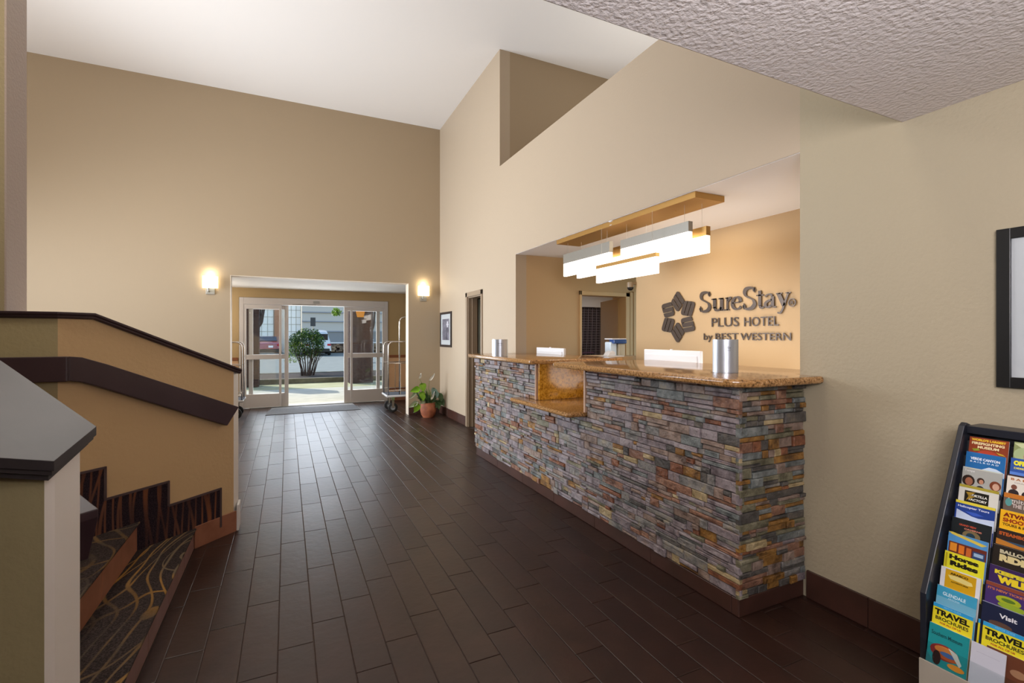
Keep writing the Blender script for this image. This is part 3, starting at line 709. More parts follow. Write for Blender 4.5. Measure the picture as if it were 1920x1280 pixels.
# ------------------------------------------------------------------ linear pendant light
pend = thing('linear_pendant_light', 'brass canopy with five glowing white bars hanging over the counter', 'ceiling light', (2.77, 3.48, 2.47))
q = MB(); q.box(2.62, 2.52, 2.424, 2.91, 4.45, 2.468); build('canopy', q, M_brass, pend, bevel=.002)
q = MB(); q.ball((2.76, 2.86, 2.424), .008, 8); build('screw', q, M_brass, pend)
bars = [(2.70, 3.60, 4.41, 2.078, 2.213, 2.312, M_cap2), (2.70, 2.642, 3.44, 2.060, 2.214, 2.29, M_cap2),
        (2.79, 2.56, 4.29, 2.050, 2.178, 2.245, M_brass), (2.60, 2.88, 3.67, 1.928, 2.058, 2.088, M_brass), (2.86, 3.25, 3.95, 2.14, 2.25, 2.29, M_brass)]
for x, ya, yb, z0, z1, z2, m in bars:
    q = MB(); q.box(x-.018, ya, z0, x+.018, yb, z1); d = build('light_bar', q, M_glow, pend, bevel=.003)
    q = MB(); q.box(x-.021, ya, z1, x+.021, yb, z2); build('bar_cap', q, m, d, bevel=.001)
    for yy in (ya+.06, yb-.06): q = MB(); q.tube([(x, yy, z2), (x, yy, 2.424)], .0012, 5); build('cable', q, M_cable, d)
sp = thing('sprinkler', 'small white ceiling sprinkler beside the brass light canopy', 'sprinkler', (2.66, 3.52, 2.47))
q = MB(); q.lathe([(.03, 0), (.03, -.006), (.012, -.012), (.01, -.03), (.022, -.034), (.022, -.038), (.001, -.038)], (2.575+.17-.11, 3.50, 2.468), 14); build('body', q, M_plast, sp, smooth=True)
dome = thing('security_camera', 'small black dome camera at the top corner of the sign wall', 'camera', (3.70, 4.50, 2.03))
q = MB(); q.lathe([(.001, .06), (.04, .06), (.042, .03), (.042, .0)], (3.70, 4.56, 2.02), 18); q.box(3.70, 4.515, 2.05, 3.76, 4.56, 2.08); build('housing', q, mat('tan_camera_housing', '#8d7a60', .4), dome, smooth=True)
q = MB(); q.lathe([(.001, -.038), (.02, -.034), (.034, -.02), (.038, 0)], (3.70, 4.56, 2.02), 18); build('lens_dome', q, M_black, dome, smooth='full')
cur = thing('curtain', 'dark checked curtain tied back at the window beyond the tan door', 'curtain', (4.55, 7.1, 1.9))
m_cur = mat('checked_curtain', '#1a141c', .9)
def curtain_mat():
    N = m_cur.node_tree.nodes; L = m_cur.node_tree.links; tc = N.new('ShaderNodeTexCoord'); br = N.new('ShaderNodeTexBrick')
    br.offset = 0; br.inputs['Scale'].default_value = 1; br.inputs['Brick Width'].default_value = .045; br.inputs['Row Height'].default_value = .045; br.inputs['Mortar Size'].default_value = .004
    br.inputs['Color1'].default_value = lin('#1a131b'); br.inputs['Color2'].default_value = lin('#211823'); br.inputs['Mortar'].default_value = lin('#5a5560')
    mp = N.new('ShaderNodeMapping'); mp.inputs['Rotation'].default_value = (PI/2, 0, 0); L.new(tc.outputs['Object'], mp.inputs[0]); L.new(mp.outputs[0], br.inputs['Vector']); L.new(br.outputs[0], N['Principled BSDF'].inputs['Base Color'])
curtain_mat()
q = MB(); nx, nz = 40, 14; vs = []
for j in range(nz+1):
    z = 1.95-(1.95-.95)*j/nz; f = j/nz; sh = .13*f*f if f < .85 else .09
    for i in range(nx+1):
        s = i/nx; x = 4.50+sh*(1-s)+s*(.62); vs.append((x, 7.08+.018*math.sin(s*42), z))
fs = [(j*(nx+1)+i, j*(nx+1)+i+1, (j+1)*(nx+1)+i+1, (j+1)*(nx+1)+i) for j in range(nz) for i in range(nx)]
q.add(vs, fs); build('cloth', q, m_cur, cur, smooth='full')
q = MB(); q.tube([(4.55, 7.05, 1.12), (4.7, 7.035, 1.15), (4.9, 7.035, 1.15)], .012, 6); build('tie_back', q, mat('plum_tie', '#4a3350', .8), cur)
q = MB(); q.box(4.2, 7.02, 1.95, 5.3, 7.15, 2.22); vz = build('valance', q, mat('grey_valance', '#a6a9b4', .8)); tag(vz, 'pale grey valance box over the dark checked curtain', 'valance')

# ------------------------------------------------------------------ wall sign: emblem + letters on plane x = 3.75, read along -y
sign = thing('wall_sign', 'dark bronze star emblem and raised lettering on the office wall', 'sign', (3.75, 3.3, 1.6))
def S3(u, v, d=0):            # u runs to the right as read (toward -y), v is height
    return (3.75-d, 4.071-u, v)
DEP = .015
def plate(mb, pts, d0=.008, d1=DEP):
    mb.prism([S3(u, v, d0) for u, v in pts], (-(d1-d0), 0, 0))
cx0, cy0, Rr = .234, 1.643, .268
for k in range(6):
    a = PI/2-k*PI/3
    def tr(p):   # local: y outward
        x, y = p; return (cx0+x*math.cos(a-PI/2)-y*math.sin(a-PI/2), cy0+x*math.sin(a-PI/2)+y*math.cos(a-PI/2))
    # rhombus of side s with its outer tip at (0,Rr); e1 down-left, e2 down-right
    s = .156; Rr_ = .287; e1 = Vector((-.6157, -.788)); e2 = Vector((.6157, -.788)); tip = Vector((0, Rr_))
    def P(i, j): return tip+e1*(i*s)+e2*(j*s)
    w_ = 1/3.; g = .035
    mb = MB()
    # three strips parallel to e2 (j runs 0..1) at i-bands, joined alternately -> an S
    bands = [(0, w_-g), (w_+g*.0+.035, 2*w_-.035+.0), (2*w_+g, 1)]
    def rnd(i0, i1, j0, j1, corners):
        out = []
        for (ci, cj, key) in ((i0, j0, 0), (i1, j0, 1), (i1, j1, 2), (i0, j1, 3)):
            if key in corners:
                r = corners[key]; si = 1 if ci == i0 else -1; sj = 1 if cj == j0 else -1
                seq = []
                for tt in (0, .25, .5, .75, 1):     # quadratic corner from along-j side to along-i side
                    aa, bb = (1-tt)**2, tt**2; seq.append((ci+si*r*bb, cj+sj*r*aa))
                if key in (1, 3): seq.reverse()
                out += seq
            else: out.append((ci, cj))
        return [tr(P(*p)) for p in out]
    plate(mb, rnd(0, .30, 0, 1, {0: .30, 3: .12}))
    plate(mb, rnd(.36, .64, 0, 1, {}))
    plate(mb, rnd(.70, 1, 0, 1, {2: .30, 1: .12}))
    plate(mb, [tr(P(*p)) for p in ((.29, .02), (.38, .02), (.38, .16), (.29, .16))])
    plate(mb, [tr(P(*p)) for p in ((.62, .84), (.71, .84), (.71, .98), (.62, .98))])
    build('emblem_piece', mb, M_bronze, sign)
# humanist serif letters drawn with a broad pen
def catmull(pts, n=7):
    out = []
    for i in range(len(pts)-1):
        p0 = pts[max(i-1, 0)]; p1 = pts[i]; p2 = pts[i+1]; p3 = pts[min(i+2, len(pts)-1)]
        for k in range(n):
            t = k/n; out.append(tuple(.5*((2*p1[c])+(-p0[c]+p2[c])*t+(2*p0[c]-5*p1[c]+4*p2[c]-p3[c])*t*t+(-p0[c]+3*p1[c]-3*p2[c]+p3[c])*t**3) for c in (0, 1)))
    out.append(pts[-1]); return out
def stroke(pts, thick=.17, thin=.055, ang=.45, curve=True):
    P_ = catmull(pts) if curve else pts; L_ = []; R_ = []
    for i, p in enumerate(P_):
        a_ = P_[max(i-1, 0)]; c_ = P_[min(i+1, len(P_)-1)]; d = Vector((c_[0]-a_[0], c_[1]-a_[1])).normalized()
        th = math.atan2(d.y, d.x); h = (thin+(thick-thin)*abs(math.sin(th-ang*.5)))/2; nn = Vector((-d.y, d.x))*h
        L_.append((p[0]+nn.x, p[1]+nn.y)); R_.append((p[0]-nn.x, p[1]-nn.y))
    return [(L_[i], L_[i+1], R_[i+1], R_[i]) for i in range(len(P_)-1)]
def rect(x0, y0, x1, y1): return [((x0, y0), (x1, y0), (x1, y1), (x0, y1))]
X = .62
GL = {
 'S': (.66, stroke([(.56, .80), (.50, .93), (.34, .97), (.17, .93), (.10, .78), (.16, .62), (.34, .51), (.50, .40), (.56, .22), (.46, .06), (.28, .01), (.12, .05), (.06, .2)], .18, .06, -1.2)+rect(.535, .74, .575, .99)+rect(.045, 0, .085, .28)),
 'u': (.70, rect(.10, .14, .25, X)+rect(.02, X-.06, .25, X)+stroke([(.175, .2), (.22, .06), (.33, .03), (.44, .09), (.5, .17)], .12, .08, .4)+rect(.44, .02, .59, X)+rect(.37, X-.06, .59, X)+rect(.44, 0, .67, .055)),
 'r': (.50, rect(.10, 0, .25, X)+rect(.02, X-.06, .25, X)+rect(.02, 0, .34, .055)+stroke([(.24, .44), (.31, .55), (.39, .59), (.46, .55)], .15, .11, .4)),
 'e': (.58, stroke([(.10, .33), (.48, .36)], .06, .055, 0, False)+stroke([(.50, .36), (.47, .52), (.33, .60), (.18, .53), (.10, .32), (.16, .12), (.31, .03), (.45, .07), (.53, .15)], .16, .055, .2)),
 't': (.42, rect(.12, .12, .27, .80)+rect(.02, X-.06, .39, X)+stroke([(.195, .14), (.23, .05), (.32, .02), (.40, .07)], .12, .06, .4)),
 'a': (.60, stroke([(.10, .50), (.18, .58), (.30, .60), (.40, .52)], .10, .06, .4)+rect(.34, .08, .48, .50)+stroke([(.38, .36), (.22, .31), (.11, .22), (.12, .08), (.22, .03), (.36, .11)], .13, .06, -.2)+rect(.40, 0, .57, .06)),
 'y': (.60, stroke([(.10, X-.02), (.22, .32), (.33, .06)], .17, .1, 0, False)+stroke([(.52, X-.02), (.40, .28), (.27, -.10), (.17, -.25), (.06, -.22)], .08, .05, 0)+rect(.0, X-.05, .26, X)+rect(.40, X-.05, .62, X)),
}
# word runs from the left of the first S to the foot of the y; sizes measured on the wall
slots = [('S', .527, .675), ('u', .680, .838), ('r', .842, .915), ('e', .903, 1.026), ('S', 1.030, 1.172), ('t', 1.172, 1.25), ('a', 1.246, 1.362), ('y', 1.360, 1.492)]
for chh, ua, ub in slots:
    adv, polys = GL[chh]; xs_ = [p[0] for pl in polys for p in pl]; kx = (ub-ua)/(max(xs_)-min(xs_)); x_ = min(xs_)
    mb = MB()
    for pl in polys: plate(mb, [(ua+(p[0]-x_)*kx, 1.682+p[1]*.195) for p in pl])
    build('letter', mb, M_bronze, sign)
def word(body, u0, width, vbase, height, bold=.0002):
    me = text_mesh(body, height, .003, 1, bold)
    xs_ = [v.co.x for v in me.vertices]; k = width/(max(xs_)-min(xs_)); x_ = min(xs_)
    for v in me.vertices: v.co = Vector(S3(u0+(v.co.x-x_)*k, vbase+v.co.y, .011+v.co.z))-Vector((3.75, 3.3, 1.6))
    me.materials.clear(); me.materials.append(M_bronze); me.name = 'lettering'
    put(bpy.data.objects.new('lettering', me), sign)

word('PLUS', .681, .310, 1.531, .123); word('HOTEL', 1.047, .337, 1.529, .117)
word('by', .583, .107, 1.404, .093); word('BEST', .726, .259, 1.404, .093); word('WESTERN', 1.008, .484, 1.404, .093)
mb = MB()
for k in range(20):
    a0, a1 = 2*PI*k/20, 2*PI*(k+1)/20
    plate(mb, [(1.501+.034*math.cos(a0), 1.715+.034*math.sin(a0)), (1.501+.034*math.cos(a1), 1.715+.034*math.sin(a1)), (1.501+.026*math.cos(a1), 1.715+.026*math.sin(a1)), (1.501+.026*math.cos(a0), 1.715+.026*math.sin(a0))])
build('registered_ring', mb, M_bronze, sign); word('R', 1.489, .026, 1.699, .043)

# ------------------------------------------------------------------ pictures
def frame(name, label, y0, y1, z0, z1, fw, m, matw, art, x=XR):
    t = thing(name, label, 'picture', (x, (y0+y1)/2, z0))
    q = MB(); d = .022
    q.box(x-d, y0, z0, x, y0+fw, z1); q.box(x-d, y1-fw, z0, x, y1, z1); q.box(x-d, y0+fw, z0, x, y1-fw, z0+fw); q.box(x-d, y0+fw, z1-fw, x, y1-fw, z1)
    build('frame', q, m, t, bevel=.002)
    q = MB(); q.box(x-.010, y0+fw, z0+fw, x-.004, y1-fw, z1-fw); build('mat_board', q, mat('mat_board', '#cfd1d4', .6), t)
    q = MB(); q.box(x-.0115, y0+fw+matw, z0+fw+matw, x-.0095, y1-fw-matw, z1-fw-matw); build('print', q, art, t)
    q = MB(); q.box(x-.0135, y0+fw, z0+fw, x-.012, y1-fw, z1-fw); build('glass_pane', q, M_glass, t)
    return t
frame('framed_picture', 'large black framed picture with a pale mat on the wall over the brochure rack', -.10, .916, 1.236, 1.867, .042, M_black, .12, mat('grey_photo_print', '#5a5a5c', .6, col2='#b8b8ba', scale=5))
tp = frame('framed_picture', 'dark framed grey flower photograph beside the corner door', 8.0, 8.66, 1.245, 1.875, .04, mat('dark_wood_frame', '#2a2224', .4), .085, mat('grey_flower_print', '#5d5a66', .6, col2='#8f8b99', scale=9))
q = MB()
for k in range(6):
    a = k*PI/3; q.prism([(XR-.0118, 8.22+.07*math.cos(a+t_), 1.65+.07*math.sin(a+t_)) if abs(t_) < .01 else (XR-.0118, 8.22+.05*math.cos(a+t_), 1.65+.05*math.sin(a+t_)) for t_ in (-.45, 0, .45)]+[(XR-.0118, 8.22, 1.65)], (-.0004, 0, 0))
build('flower_print', q, mat('pale_flower_print', '#d4d2da', .6), tp)
q = MB(); q.tube([(XR-.012, 8.22, 1.60), (XR-.012, 8.27, 1.48), (XR-.012, 8.25, 1.38)], .006, 5); build('stem_print', q, mat('dark_print', '#3c3a42', .6), tp)

# ------------------------------------------------------------------ sconces
def sconce(x, label):
    t = thing('wall_sconce', label, 'wall lamp', (x, YF, 2.1), 'sconces beside the entrance opening')
    q = MB(); q.box(x-.06, YF-.018, 2.09, x+.06, YF, 2.19); q.tube([(x-.02, YF-.015, 2.13), (x-.02, YF-.07, 2.135), (x-.02, YF-.075, 2.185)], .012, 8); build('bracket', q, M_cap2, t, bevel=.003)
    q = MB(); n = 12; pts = []
    for i in range(n+1):
        a = PI+PI*i/n; pts.append((x+.105*math.cos(a), YF-.03+.085*math.sin(a)))
    vs = [(px, py, zz) for px, py in pts for zz in (2.185, 2.365)]; q.add(vs, [(2*i, 2*i+2, 2*i+3, 2*i+1) for i in range(n)])
    q.add([(px, py, 2.186) for px, py in pts], [tuple(range(n+1))]); build('glass_shade', q, M_sconce, t, smooth=True)
    l = light('sconce_bulb', 'POINT', (x, YF-.07, 2.33), 1.8, (1, .9, .68), .03); 
    l.parent = t; l.location = Vector((x, YF-.07, 2.40))-Vector((x, YF, 2.1))
sconce(-1.075, 'glass wall sconce left of the entrance opening')
sconce(2.285, 'glass wall sconce right of the entrance opening near the corner')

# ------------------------------------------------------------------ floor mat and plant
q = MB(); q.prism([(-.355, 9.76, 0.001), (1.31, 9.76, 0.001), (1.27, 10.72, 0.001), (-.27, 10.74, 0.001)], (0, 0, .008)); o = build('floor_mat', q, M_matg, None, bevel=.003)
tag(o, 'flat grey entrance mat on the floor in front of the open glass doors', 'mat')
pl = thing('potted_plant', 'terracotta pot of lime and dark green leaves in the corner by the entrance', 'plant', (2.28, 8.36, 0))
q = MB(); q.lathe([(.001, 0), (.095, 0), (.125, .05), (.142, .13), (.138, .20), (.122, .245), (.128, .262), (.118, .262), (.11, .235), (.001, .23)], (2.28, 8.36, 0), 28); build('pot', q, M_terra, pl, smooth=True)
q = MB(); q.lathe([(.001, .234), (.108, .232)], (2.28, 8.36, 0), 20); build('soil', q, M_mulch, pl)
def leaf(base, tip, wdt, m, curl=.25, nm='leaf', shape='heart'):
    B, Tp = Vector(base), Vector(tip); ax = Tp-B; L_ = ax.length; ax.normalize(); sd = ax.cross(Vector((.5, -1, .35))).normalized(); nn = sd.cross(ax)
    q = MB(); n = 8; vs = []
    for i in range(n+1):
        t = i/n; wv = (math.sin(PI*min(1, t**.62))**.8)*wdt/2*(1 if shape == 'heart' else .5)
        if i == n: wv = .0005
        c = B+ax*L_*t-nn*curl*L_*t*t*.6; wv = max(wv, .002)
        vs += [c-sd*wv+nn*.15*wv, c-nn*.02, c+sd*wv+nn*.15*wv]
    fs = []
    for i in range(n):
        a = 3*i; fs += [(a, a+1, a+4, a+3), (a+1, a+2, a+5, a+4)]
    q.add(vs, fs); o = build(nm, q, m, pl, smooth='full'); return o
def pstem(tip, sag=.05):
    c = Vector((2.28+R.uniform(-.05, .05), 8.36+R.uniform(-.05, .05), .235)); T_ = Vector(tip); m_ = (c+T_)/2+Vector((0, 0, sag)); q = MB(); q.tube([c, c.lerp(m_, .6)+Vector((0, 0, .03)), m_, T_], [.006, .005, .004, .003], 5); build('stem', q, M_stem, pl)
LV = [((2.13, 8.26, .62), (2.17, 8.22, .47), .17, M_leafb), ((2.10, 8.25, .53), (1.93, 8.20, .49), .11, M_leafb), ((2.12, 8.25, .47), (2.17, 8.20, .32), .15, M_leafb), ((2.07, 8.24, .27), (2.00, 8.20, .12), .14, M_leafb),
      ((2.38, 8.30, .52), (2.33, 8.22, .38), .14, mat('blue_green_leaf', '#6f8f88', .4)), ((2.40, 8.34, .47), (2.42, 8.24, .36), .12, mat('blue_green_leaf', '#6f8f88', .4)),
      ((2.47, 8.40, .42), (2.52, 8.30, .28), .15, M_leafd), ((2.48, 8.38, .30), (2.57, 8.32, .20), .17, M_leafd), ((2.42, 8.36, .30), (2.46, 8.24, .15), .16, M_leafd), ((2.50, 8.42, .36), (2.58, 8.40, .30), .12, M_leafd), ((2.36, 8.36, .28), (2.40, 8.22, .20), .1, M_leafd),
      ((2.06, 8.24, .30), (1.90, 8.18, .22), .09, mat('pale_leaf', '#a9b39a', .4)), ((2.20, 8.30, .31), (2.12, 8.22, .27), .08, mat('pale_leaf', '#a9b39a', .4)), ((2.03, 8.26, .47), (1.93, 8.22, .36), .06, mat('pale_leaf', '#a9b39a', .4))]
for bs, tp_, w2, m2 in LV: leaf(bs, tp_, w2, m2); pstem(bs)
for bs, tp_ in (((2.09, 8.24, .70), (2.12, 8.22, .79)), ((2.27, 8.24, .66), (2.36, 8.22, .78)), ((2.30, 8.25, .32), (2.36, 8.22, .46))): leaf(bs, tp_, .10, M_spathe, .05, 'white_spathe', 'thin'); pstem(bs, .1)
for k in range(26):
    a = R.uniform(0, 2*PI); rr = R.uniform(.03, .11); b0 = Vector((2.28+rr*math.cos(a), 8.36+rr*math.sin(a), .24)); leaf(b0, b0+Vector((math.cos(a)*R.uniform(.04, .16), math.sin(a)*R.uniform(.04, .13), R.uniform(.08, .26))), .045, R.choice([M_leafd, M_stem, M_leafd]), .3, 'small_leaf')

# ------------------------------------------------------------------ luggage carts
def cart(x0, x1, y0, y1, side, label):
    """birdcage cart, platform x0..x1, y0..y1; side=+1: the end seen first is x0"""
    t = thing('luggage_cart', label, 'luggage cart', ((x0+x1)/2, (y0+y1)/2, 0), 'luggage carts in the vestibule')
    q = MB(); q.box(x0, y0, .30, x1, y1, .335); build('platform', q, mat('blue_grey_carpet', '#59616f', .9), t)
    q = MB(); q.tube([(x0, y0, .315), (x1, y0, .315), (x1, y1, .315), (x0, y1, .315), (x0, y0, .315)], .02, 8); build('bumper', q, mat('grey_bumper', '#c4c2c2', .5), t)
    def hoop(xa, xb, ya, yb, h, nm='hoop', r=.012):
        P_ = []; rr = .09; D = Vector((xb-xa, yb-ya)); L_ = D.length; D.normalize()
        P_.append((xa, ya, .33)); P_.append((xa, ya, h-rr))
        for k in range(1, 5): a = PI/2*k/4; P_.append((xa+D.x*rr*(1-math.cos(a)), ya+D.y*rr*(1-math.cos(a)), h-rr+rr*math.sin(a)))
        for k in range(0, 4): a = PI/2*k/4; P_.append((xb-D.x*rr*(1-math.sin(a)), yb-D.y*rr*(1-math.sin(a)), h-rr+rr*math.cos(a)))
        P_.append((xb, yb, h-rr)); P_.append((xb, yb, .33))
        q = MB(); q.tube(P_, r, 8); return build(nm, q, M_chrome, t, smooth='full')
    hoop(x0+.02, x1-.02, y1-.04, y1-.04, 1.335); hoop(x0+.02, x1-.02, y0+.04, y0+.04, 1.335)
    xm = x0+.24 if side > 0 else x1-.24; xn = x1-.1 if side > 0 else x0+.1
    if side > 0: hoop(xm, xn, y0+.1, y0+.1, 1.80, 'tall_hoop', .014)
    for yy in (y0+.04, y1-.04):
        for k in range(3):
            xx = x0+(x1-x0)*(k+1)/4-.02; q = MB(); q.tube([(xx, yy, .33), (xx, yy, .93)], .007, 6); build('bar', q, M_chrome, t)
        q = MB(); q.tube([(x0+.02, yy, .93), (x1-.02, yy, .93)], .009, 6); q.tube([(x0+.02, yy, .42), (x1-.02, yy, .42)], .008, 6); build('cross_rail', q, M_chrome, t)
    for xx in (x0+.11, x1-.11):
        for yy in (y0+.09, y1-.09):
            q = MB(); c = (xx, yy, .092); prof_ = [(.045, -.022), (.078, -.022), (.09, -.012), (.09, .012), (.078, .022), (.045, .022), (.045, -.022)]
            q.lathe(prof_, (0, 0, 0), 24); q.v = [(c[0]+v[0], c[1]+v[2], c[2]+v[1]) for v in q.v]; wh = build('caster_wheel', q, M_rub, t, smooth=True)
            q = MB(); q.lathe([(.001, -.015), (.046, -.018), (.046, .018), (.001, .015)], (0, 0, 0), 18); q.v = [(c[0]+v[0], c[1]+v[2], c[2]+v[1]) for v in q.v]; build('hub', q, mat('grey_hub', '#8d8f92', .4, .3), wh, smooth=True)
            q = MB(); q.box(xx-.02, yy-.032, .09, xx+.02, yy-.026, .24); q.box(xx-.02, yy+.026, .09, xx+.02, yy+.032, .24); q.box(xx-.03, yy-.032, .235, xx+.03, yy+.032, .30); build('caster_fork', q, M_chrome, wh)
    return t
cart(1.70, 2.75, 9.06, 9.62, 1, 'chrome luggage cart on the right of the vestibule behind the corner wall')
cart(-1.72, -.69, 9.46, 10.02, -1, 'chrome luggage cart on the left of the vestibule behind the stair wall')

# ------------------------------------------------------------------ brochure rack
rack = thing('brochure_rack', 'dark laminate floor rack filled with tourist brochures against the right wall', 'brochure rack', (2.4, .82, 0))
def rside(y, name='side_panel'):
    q = MB(); q.prism([(2.147, y, 0), (2.147, y, .483), (2.432, y, 1.085), (2.452, y, 1.096), (2.56, y, 1.06), (2.56, y, 0)], (0, .02, 0)); return build(name, q, M_navy, rack, bevel=.003)
rside(.955); rside(.655)
RX = lambda i: 2.445-.0270*i
RZ = [1.045, .989, .933, .869, .812, .750, .697, .631, .578, .514, .455, .388]
q = MB(); q.prism([(2.50, .675, 1.07), (2.52, .675, 1.07), (2.52, .675, .02), (2.30, .675, .02)], (0, .28, 0)); build('back_panel', q, mat('black_back_panel', '#15161a', .6), rack)
q = MB(); q.box(2.447, .675, 1.055, 2.56, .955, 1.085); build('top_panel', q, M_navy, rack, bevel=.002)
for i in range(11):
    x = RX(i)-.006; z = RZ[i]
    q = MB(); q.prism([(x-.012, .675, z-.17), (x+.020, .675, z-.02), (x+.023, .675, z-.02), (x-.009, .675, z-.17)], (0, .28, 0)); build('tier_divider', q, mat('smoked_acrylic', '#1b1c20', .3), rack)
q = MB(); q.box(2.105, .675, .10, 2.108, .955, .335); build('front_pocket', q, M_acry, rack)
q = MB(); q.box(2.098, .675, .0, 2.104, .955, .262); build('front_panel', q, mat('beige_front_panel', '#aaa193', .5), rack)
q = MB(); q.box(2.104, .675, .0, 2.147, .955, .10); build('plinth', q, M_navy, rack)
tau = math.radians(12)
class Bro:
    def __init__(s, col, i, base, label, w=.114, h=.21, th=.008, dy=0, dz=0, dx=0, roll=0, cat='brochure'):
        yl = (.944 if col == 0 else .816)+dy; X0 = RX(i)+dx; z0 = RZ[i]+dz
        if col == 1: z0 += .004
        up = Vector((math.sin(tau), 0, math.cos(tau))); rt = Vector((0, -1, 0)); nz_ = rt.cross(up)
        org = Vector((X0, yl, z0))-up*h
        M_ = Matrix(((rt.x, up.x, nz_.x, org.x), (rt.y, up.y, nz_.y, org.y), (rt.z, up.z, nz_.z, org.z), (0, 0, 0, 1)))
        if roll: M_ = M_ @ Matrix.Rotation(roll, 4, 'Z')
        s.w, s.h = w, h
        q = MB()
        for k in range(3): q.box(0, 0, -.001-th*(k+1)/3+.0006, w-.0006*k, h-.0016*k, -.001-th*k/3)
        s.root = build('brochure', q, mat('page_white', '#dcdcdc', .6)); s.root.matrix_world = M_; tag(s.root, label, cat, 'brochures in the rack')
        ORG[s.root] = Vector((0, 0, 0)); s.n = 0
        s.rect(0, h, w, h, base, 'cover')
    def z(s): s.n += 1; return -.001+.00022*s.n
    def rect(s, x, top, w, hh, m, nm='printed_panel'):
        z = s.z(); q = MB(); q.box(x, top-hh, z-.0004, x+w, top, z+.00015); build(nm, q, m if not isinstance(m, str) else pm(m), s.root); return s
    def poly(s, pts, m, nm='printed_shape'):
        z = s.z(); q = MB(); q.prism([(x, s.h-y, z) for x, y in pts], (0, 0, .00015)); build(nm, q, pm(m), s.root); return s
    def disc(s, x, y, rx, ry, m, nm='printed_shape'):
        return s.poly([(x+rx*math.cos(2*PI*k/16), y+ry*math.sin(2*PI*k/16)) for k in range(16)], m, nm)
    def txt(s, body, x, top, w, hh, m, bold=0, rot=0):
        z = s.z(); me = text_mesh(body, .1, .00008, 1, bold*.1)
        xs_ = [v.co.x for v in me.vertices]; ys_ = [v.co.y for v in me.vertices]
        kx = w/(max(xs_)-min(xs_)); ky = hh/(max(ys_)-min(ys_))
        me.transform(Matrix.Translation((x, s.h-top-hh, z+.0002)) @ Matrix.Rotation(rot, 4, 'Z') @ Matrix.Diagonal((kx, ky, 1, 1)) @ Matrix.Translation((-min(xs_), -min(ys_), 0)))
        me.materials.clear(); me.materials.append(pm(m)); me.name = 'lettering'; put(bpy.data.objects.new('lettering', me), s.root); return s
def pm(c): return mat('print_'+c.strip('#'), c, .32)
W_ = .114
Bro(0, 0, pm('#8c3a1c'), 'rust red brochure with yellow fire museum lettering, top left of the rack').txt("WORLD'S LARGEST", .006, .005, .100, .009, '#e8c030', .06).txt('FIREFIGHTING', .008, .018, .095, .010, '#f0e0b0', .04).txt('MUSEUM', .026, .032, .062, .010, '#f0e0b0', .04).disc(.057, .062, .03, .016, '#b0402a').poly([(.01, .046), (.03, .043), (.034, .050), (.016, .054)], '#8a9a2a').poly([(.08, .048), (.10, .052), (.108, .058), (.09, .056)], '#c0a030')
Bro(0, 1, pm('#1c68a8'), 'blue railroad brochure with white lettering in the left column').txt('VERDE CANYON', .014, .018, .085, .010, '#e8f0f8', .04).txt('R A I L R O A D', .014, .032, .082, .006, '#e8f0f8', .02).poly([(.05, .06), (.07, .048), (.09, .050), (.114, .062), (.114, .08), (.04, .08)], '#c8d8e8')
t_ = Bro(0, 2, pm('#a9aaa4'), 'grey brochure showing a row of smiling people in the left column').txt('Tempe', .006, .008, .03, .010, '#e8e8e4').rect(.002, .21, .11, .004, '#c4cabc')
for hx, hy, rr, c_, c2_ in ((.020, .050, .019, '#2a1a14', '#9a6248'), (.056, .044, .011, '#3a2820', '#b98468'), (.098, .052, .016, '#7a3c22', '#caa088')): t_.disc(hx, hy, rr, rr*1.1, c_).disc(hx+.002, hy+.003, rr*.6, rr*.8, c2_).disc(hx, hy+.036, rr*1.3, .018, '#2c2a30')
Bro(0, 3, pm('#d8d6cc'), 'white brochure with an olive band and a black lettered box').rect(0, .21, .114, .010, '#a89a34').rect(.018, .190, .070, .05, '#17140f').txt('TORTILLA', .032, .030, .052, .009, '#e8e8e0', .03).txt('FACTORY', .032, .046, .052, .009, '#e8e8e0', .03).poly([(.022, .026), (.05, .022), (.03, .04), (.05, .038), (.024, .056), (.034, .036)], '#a8862a')
Bro(0, 4, pm('#1f3f8f'), 'dark blue helicopter brochure with a yellow top stripe').rect(0, .21, .114, .010, '#e0d040').txt('Helicopter Tours', .008, .016, .09, .010, '#e8ecf8', .02).poly([(.005, .034), (.05, .050), (.07, .052), (.114, .046), (.114, .09), (.005, .09)], '#c4d2ea').poly([(.03, .036), (.055, .048), (.085, .040), (.06, .034)], '#3a5cc0')
Bro(0, 5, pm('#1b2226'), 'black brochure with red lettering and a picture of a stone arch').txt('GRAND VIEW', .022, .018, .05, .007, '#c8563a', .03).txt('CAVERNS', .038, .030, .05, .006, '#d88870', .03).disc(.06, .054, .026, .018, '#7a6a48').disc(.058, .056, .013, .012, '#1c3a4a')
Bro(0, 6, pm('#4f92cc'), 'light blue brochure with a yellow torn edge over an orange sunset picture').poly([(.0, -.001), (.012, -.003), (.112, .014), (.098, .022), (.01, .006)], '#d8c050').rect(.004, .178, .108, .04, '#6a2c20').rect(.008, .174, .020, .03, '#e0902c').rect(.034, .172, .016, .03, '#d87420').rect(.056, .17, .014, .03, '#c8682c').rect(.074, .165, .034, .03, '#2c4470').rect(.078, .160, .026, .012, '#9cb8d0')
Bro(0, 7, pm('#dfd92c'), 'bright yellow brochure with bold black horse riding title').txt('Horse', .014, .007, .085, .017, '#1c1810', .07).txt('Rides', .018, .029, .080, .018, '#1c1810', .07).rect(.003, .204, .006, .05, '#b8a820')
